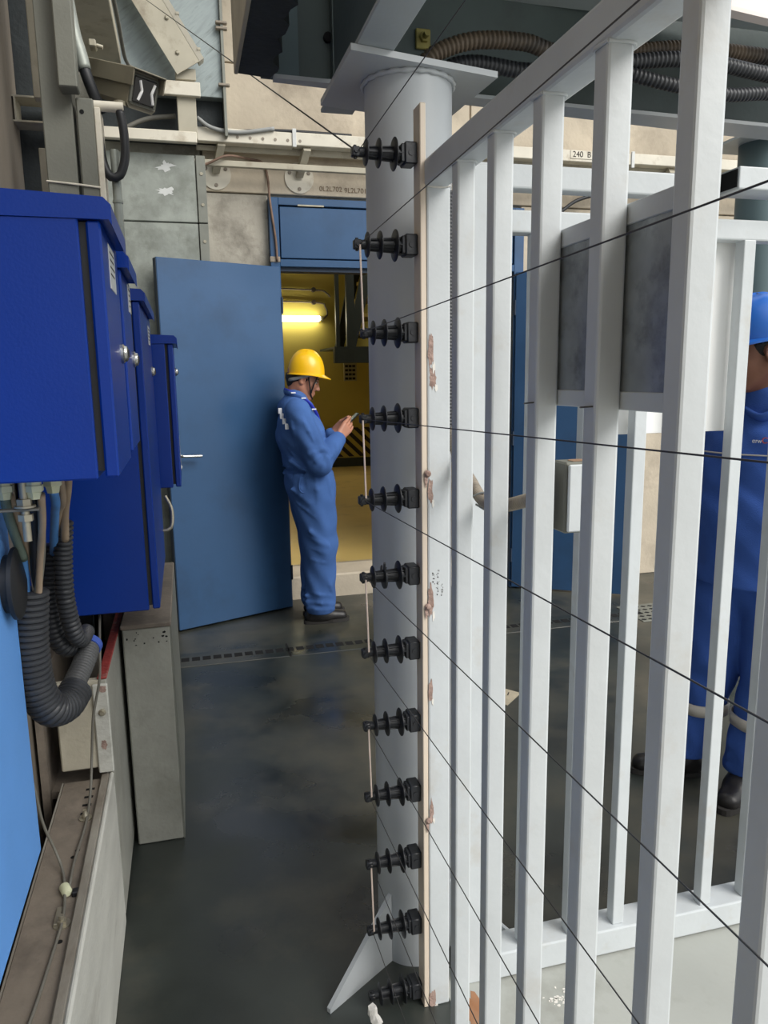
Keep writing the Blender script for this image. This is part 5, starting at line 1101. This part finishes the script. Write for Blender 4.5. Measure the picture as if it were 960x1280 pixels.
def man_behind_fence():
    F = Vector((-0.90, -0.44, 0)).normalized(); L = Vector((-F.y, F.x, 0)); BP = Vector((1.93, 2.20, 0)); npv = lambda v: np.array(v, np.float32)
    V = lambda f, l, z: BP+F*f+L*l+Vector((0, 0, z)); LAT = npv(L)
    t = thing('person', 'person in a blue hard hat and dark blue two-piece workwear standing behind the bars', 'person', tuple(BP))
    C = Vector((1.862, 2.175, 1.615)); a = math.radians(14); hf0 = Vector((-0.96, 0.28, 0)).normalized(); hf = (hf0*math.cos(a)-Vector((0, 0, math.sin(a)))).normalized()
    hl = Vector((-hf0.y, hf0.x, 0)); hu = hf.cross(hl)
    lo, hi = (1.45, 1.85, 0.0), (2.32, 2.62, 1.80)
    RA, LA = Vector((1.815, 2.345, 0.06)), Vector((1.935, 2.165, 0.06))
    rw, lw = V(-0.20, -0.06, 0.98), V(-0.21, 0.05, 0.96); re, le = V(-0.10, -0.205, 1.14), V(-0.10, 0.225, 1.14)
    f = Field(lo, hi, 0.0055)
    head_field(f, npv(C), npv(hf), npv(hl), npv(hu), npv(V(0.01, 0, 1.45)))
    f.cone(V(0, 0, 0.95), V(0.0, 0, 1.2), 0.11, 0.11, 0.05, LAT, 1.3); f.cone(V(0, 0, 1.2), V(-0.01, 0, 1.38), 0.11, 0.09, 0.05, LAT, 1.5)
    for l, el, wr in ((-0.18, re, rw), (0.18, le, lw)): f.cone(V(-0.01, l, 1.40), el, 0.05, 0.042, 0.03); f.cone(el, wr, 0.042, 0.029, 0.02)
    for l, an in ((-0.09, RA), (0.09, LA)): f.cone(V(0.0, l, 0.90), V(0.03, l*1.2, 0.50), 0.085, 0.06, 0.03); f.cone(V(0.03, l*1.2, 0.50), an, 0.058, 0.04, 0.02)
    hand_field(f, rw, rw-F*0.01+L*0.075+Vector((0, 0, -0.03)), (0, 0, 1), F*0.9, rw+L*0.06-F*0.03+Vector((0, 0, 0.04)))
    hand_field(f, lw, lw-F*0.03-L*0.07+Vector((0, 0, -0.035)), (0, 0, 1), F*0.9, lw-L*0.05-F*0.05+Vector((0, 0, 0.03)))
    field_part('body', f, 'skin_brown', t, 1); face_parts(t, C, hf, hl, hu); hair_part(t, npv(C), npv(hf), npv(hl), npv(hu), -0.075)
    f = Field(lo, hi, 0.0075)
    f.cone(V(0.015, 0, 0.82), V(0.02, 0, 1.05), 0.168, 0.158, 0.06, LAT, 1.20); f.cone(V(0.02, 0, 1.05), V(0.005, 0, 1.24), 0.158, 0.148, 0.06, LAT, 1.30); f.cone(V(0.005, 0, 1.24), V(-0.01, 0, 1.40), 0.146, 0.092, 0.06, LAT, 1.6)
    f.cone(V(0.0, 0, 1.42), V(0.015, 0, 1.475), 0.086, 0.074, 0.04)
    for l, el, wr in ((-0.18, re, rw), (0.18, le, lw)): f.cone(V(-0.005, l, 1.395), el, 0.078, 0.068, 0.035); f.cone(el, el.lerp(wr, 0.92), 0.068, 0.050, 0.02)
    for p, q in ((V(0.14, -0.1, 1.18), V(0.15, 0.02, 1.12)), (V(0.15, 0.02, 1.2), V(0.13, 0.12, 1.10)), (V(0.15, -0.06, 1.04), V(0.16, 0.08, 1.0)), (V(0.02, 0.30, 1.22), V(0.06, 0.27, 1.12)), (V(0.13, 0.13, 1.0), V(0.05, 0.2, 0.92))): f.cone(p, q, 0.011, 0.006, 0.03)
    f.ripple(0.83, 1.40, 0.006, 36, 28, 0.9); f.cut(0.815)
    jk = field_part('jacket', f, 'fabric2', t, 1)
    f = Field((lo[0], lo[1], 0.04), (hi[0], hi[1], 1.0), 0.0075)
    f.cone(V(0, 0, 0.93), V(0, 0, 0.85), 0.125, 0.13, 0.04, LAT, 1.2)
    for l, an in ((-0.085, RA), (0.085, LA)): f.cone(V(0.0, l, 0.86), V(0.03, l*1.25, 0.50), 0.118, 0.098, 0.03); f.cone(V(0.03, l*1.25, 0.50), an+Vector((0, 0, 0.06)), 0.098, 0.082, 0.02)
    for z in (0.21, 0.16, 0.125):
        for an in (RA, LA): f.cone(an+F*0.07-L*0.03+Vector((0, 0, z-0.06)), an-F*0.03+L*0.075+Vector((0, 0, z-0.08)), 0.010, 0.006, 0.02)
    f.ripple(0.08, 0.85, 0.006, 34, 22, 2.0); f.cut(0.095)
    tr = field_part('trousers', f, 'fabric2', t, 1)
    for an, l in ((RA, -1), (LA, 1)):
        kn = V(0.03, l*0.106, 0.50); q = kn.lerp(an, 0.43); b = B(); N = 36
        rows = [[b.verts.new(q+Vector((0, 0, dz))+(F*math.cos(2*math.pi*i/N)+L*math.sin(2*math.pi*i/N))*(r+0.003*math.sin(i*0.9))) for i in range(N)] for dz, r in ((-0.022, 0.097), (0.022, 0.100), (0.022, 0.093), (-0.022, 0.090))]
        for k in range(4):
            for i in range(N): b.faces.new((rows[k][i], rows[k][(i+1) % N], rows[(k+1) % 4][(i+1) % N], rows[(k+1) % 4][i]))
        part('reflective_band', b, 'reflect', tr, 180, label='pale reflective band')
    # collar, yoke piping and the small chest print
    b = B(); tube(b, smooth_path([V(-0.075, 0, 1.495), V(-0.04, 0.075, 1.485), V(0.035, 0.085, 1.455), V(0.10, 0.035, 1.395), V(0.035, -0.085, 1.455), V(-0.04, -0.075, 1.485), V(-0.075, 0, 1.495)], 0.01), 0.024, 10, flat=(0.5, 1.0)); part('collar', b, 'fabric2', jk, 180)
    bv = [Vector(v.co) for v in jk.data.vertices]
    def surf(l, z, out=0.002):
        best = None
        for v in bv:
            if abs(v.z-z) < 0.008 and abs((v-BP).dot(L)-l) < 0.009:
                fv = (v-BP).dot(F)
                if best is None or fv > best: best = fv
        return V((best if best is not None else 0.13)+out, l, z)
    b = B(); tube(b, [surf(l, 1.275) for l in np.linspace(-0.15, 0.15, 16)], 0.0026, 6); part('yoke_piping', b, 'reflect', jk, 180)
    p = surf(0.055, 1.322)
    for s, l, m in (('er', 0.030, 'white_print'), ('w', 0.046, 'white_print'), ('C', 0.060, 'orange_print')):
        text('chest_print', s, surf(l, 1.315, 0.004), (L.x, L.y, 0), (F.x, F.y, 0.1), 0.022 if s != 'C' else 0.028, m, jk, 0.0008)
    helmet(t, Vector((1.862, 2.174, 1.655)), (hf0*0.99-Vector((0, 0, 0.10))).normalized(), hl, (hf0*0.10+Vector((0, 0, 0.99))).normalized(), (0.125, 0.112, 0.142), 'helmet_blue', 0.045)
    shoe(t, (RA.x, RA.y, 0), (-0.92, 0.36, 0), L=0.29, h=0.13); shoe(t, (LA.x, LA.y, 0), (-0.86, -0.5, 0), L=0.28, h=0.15)
man_behind_fence()
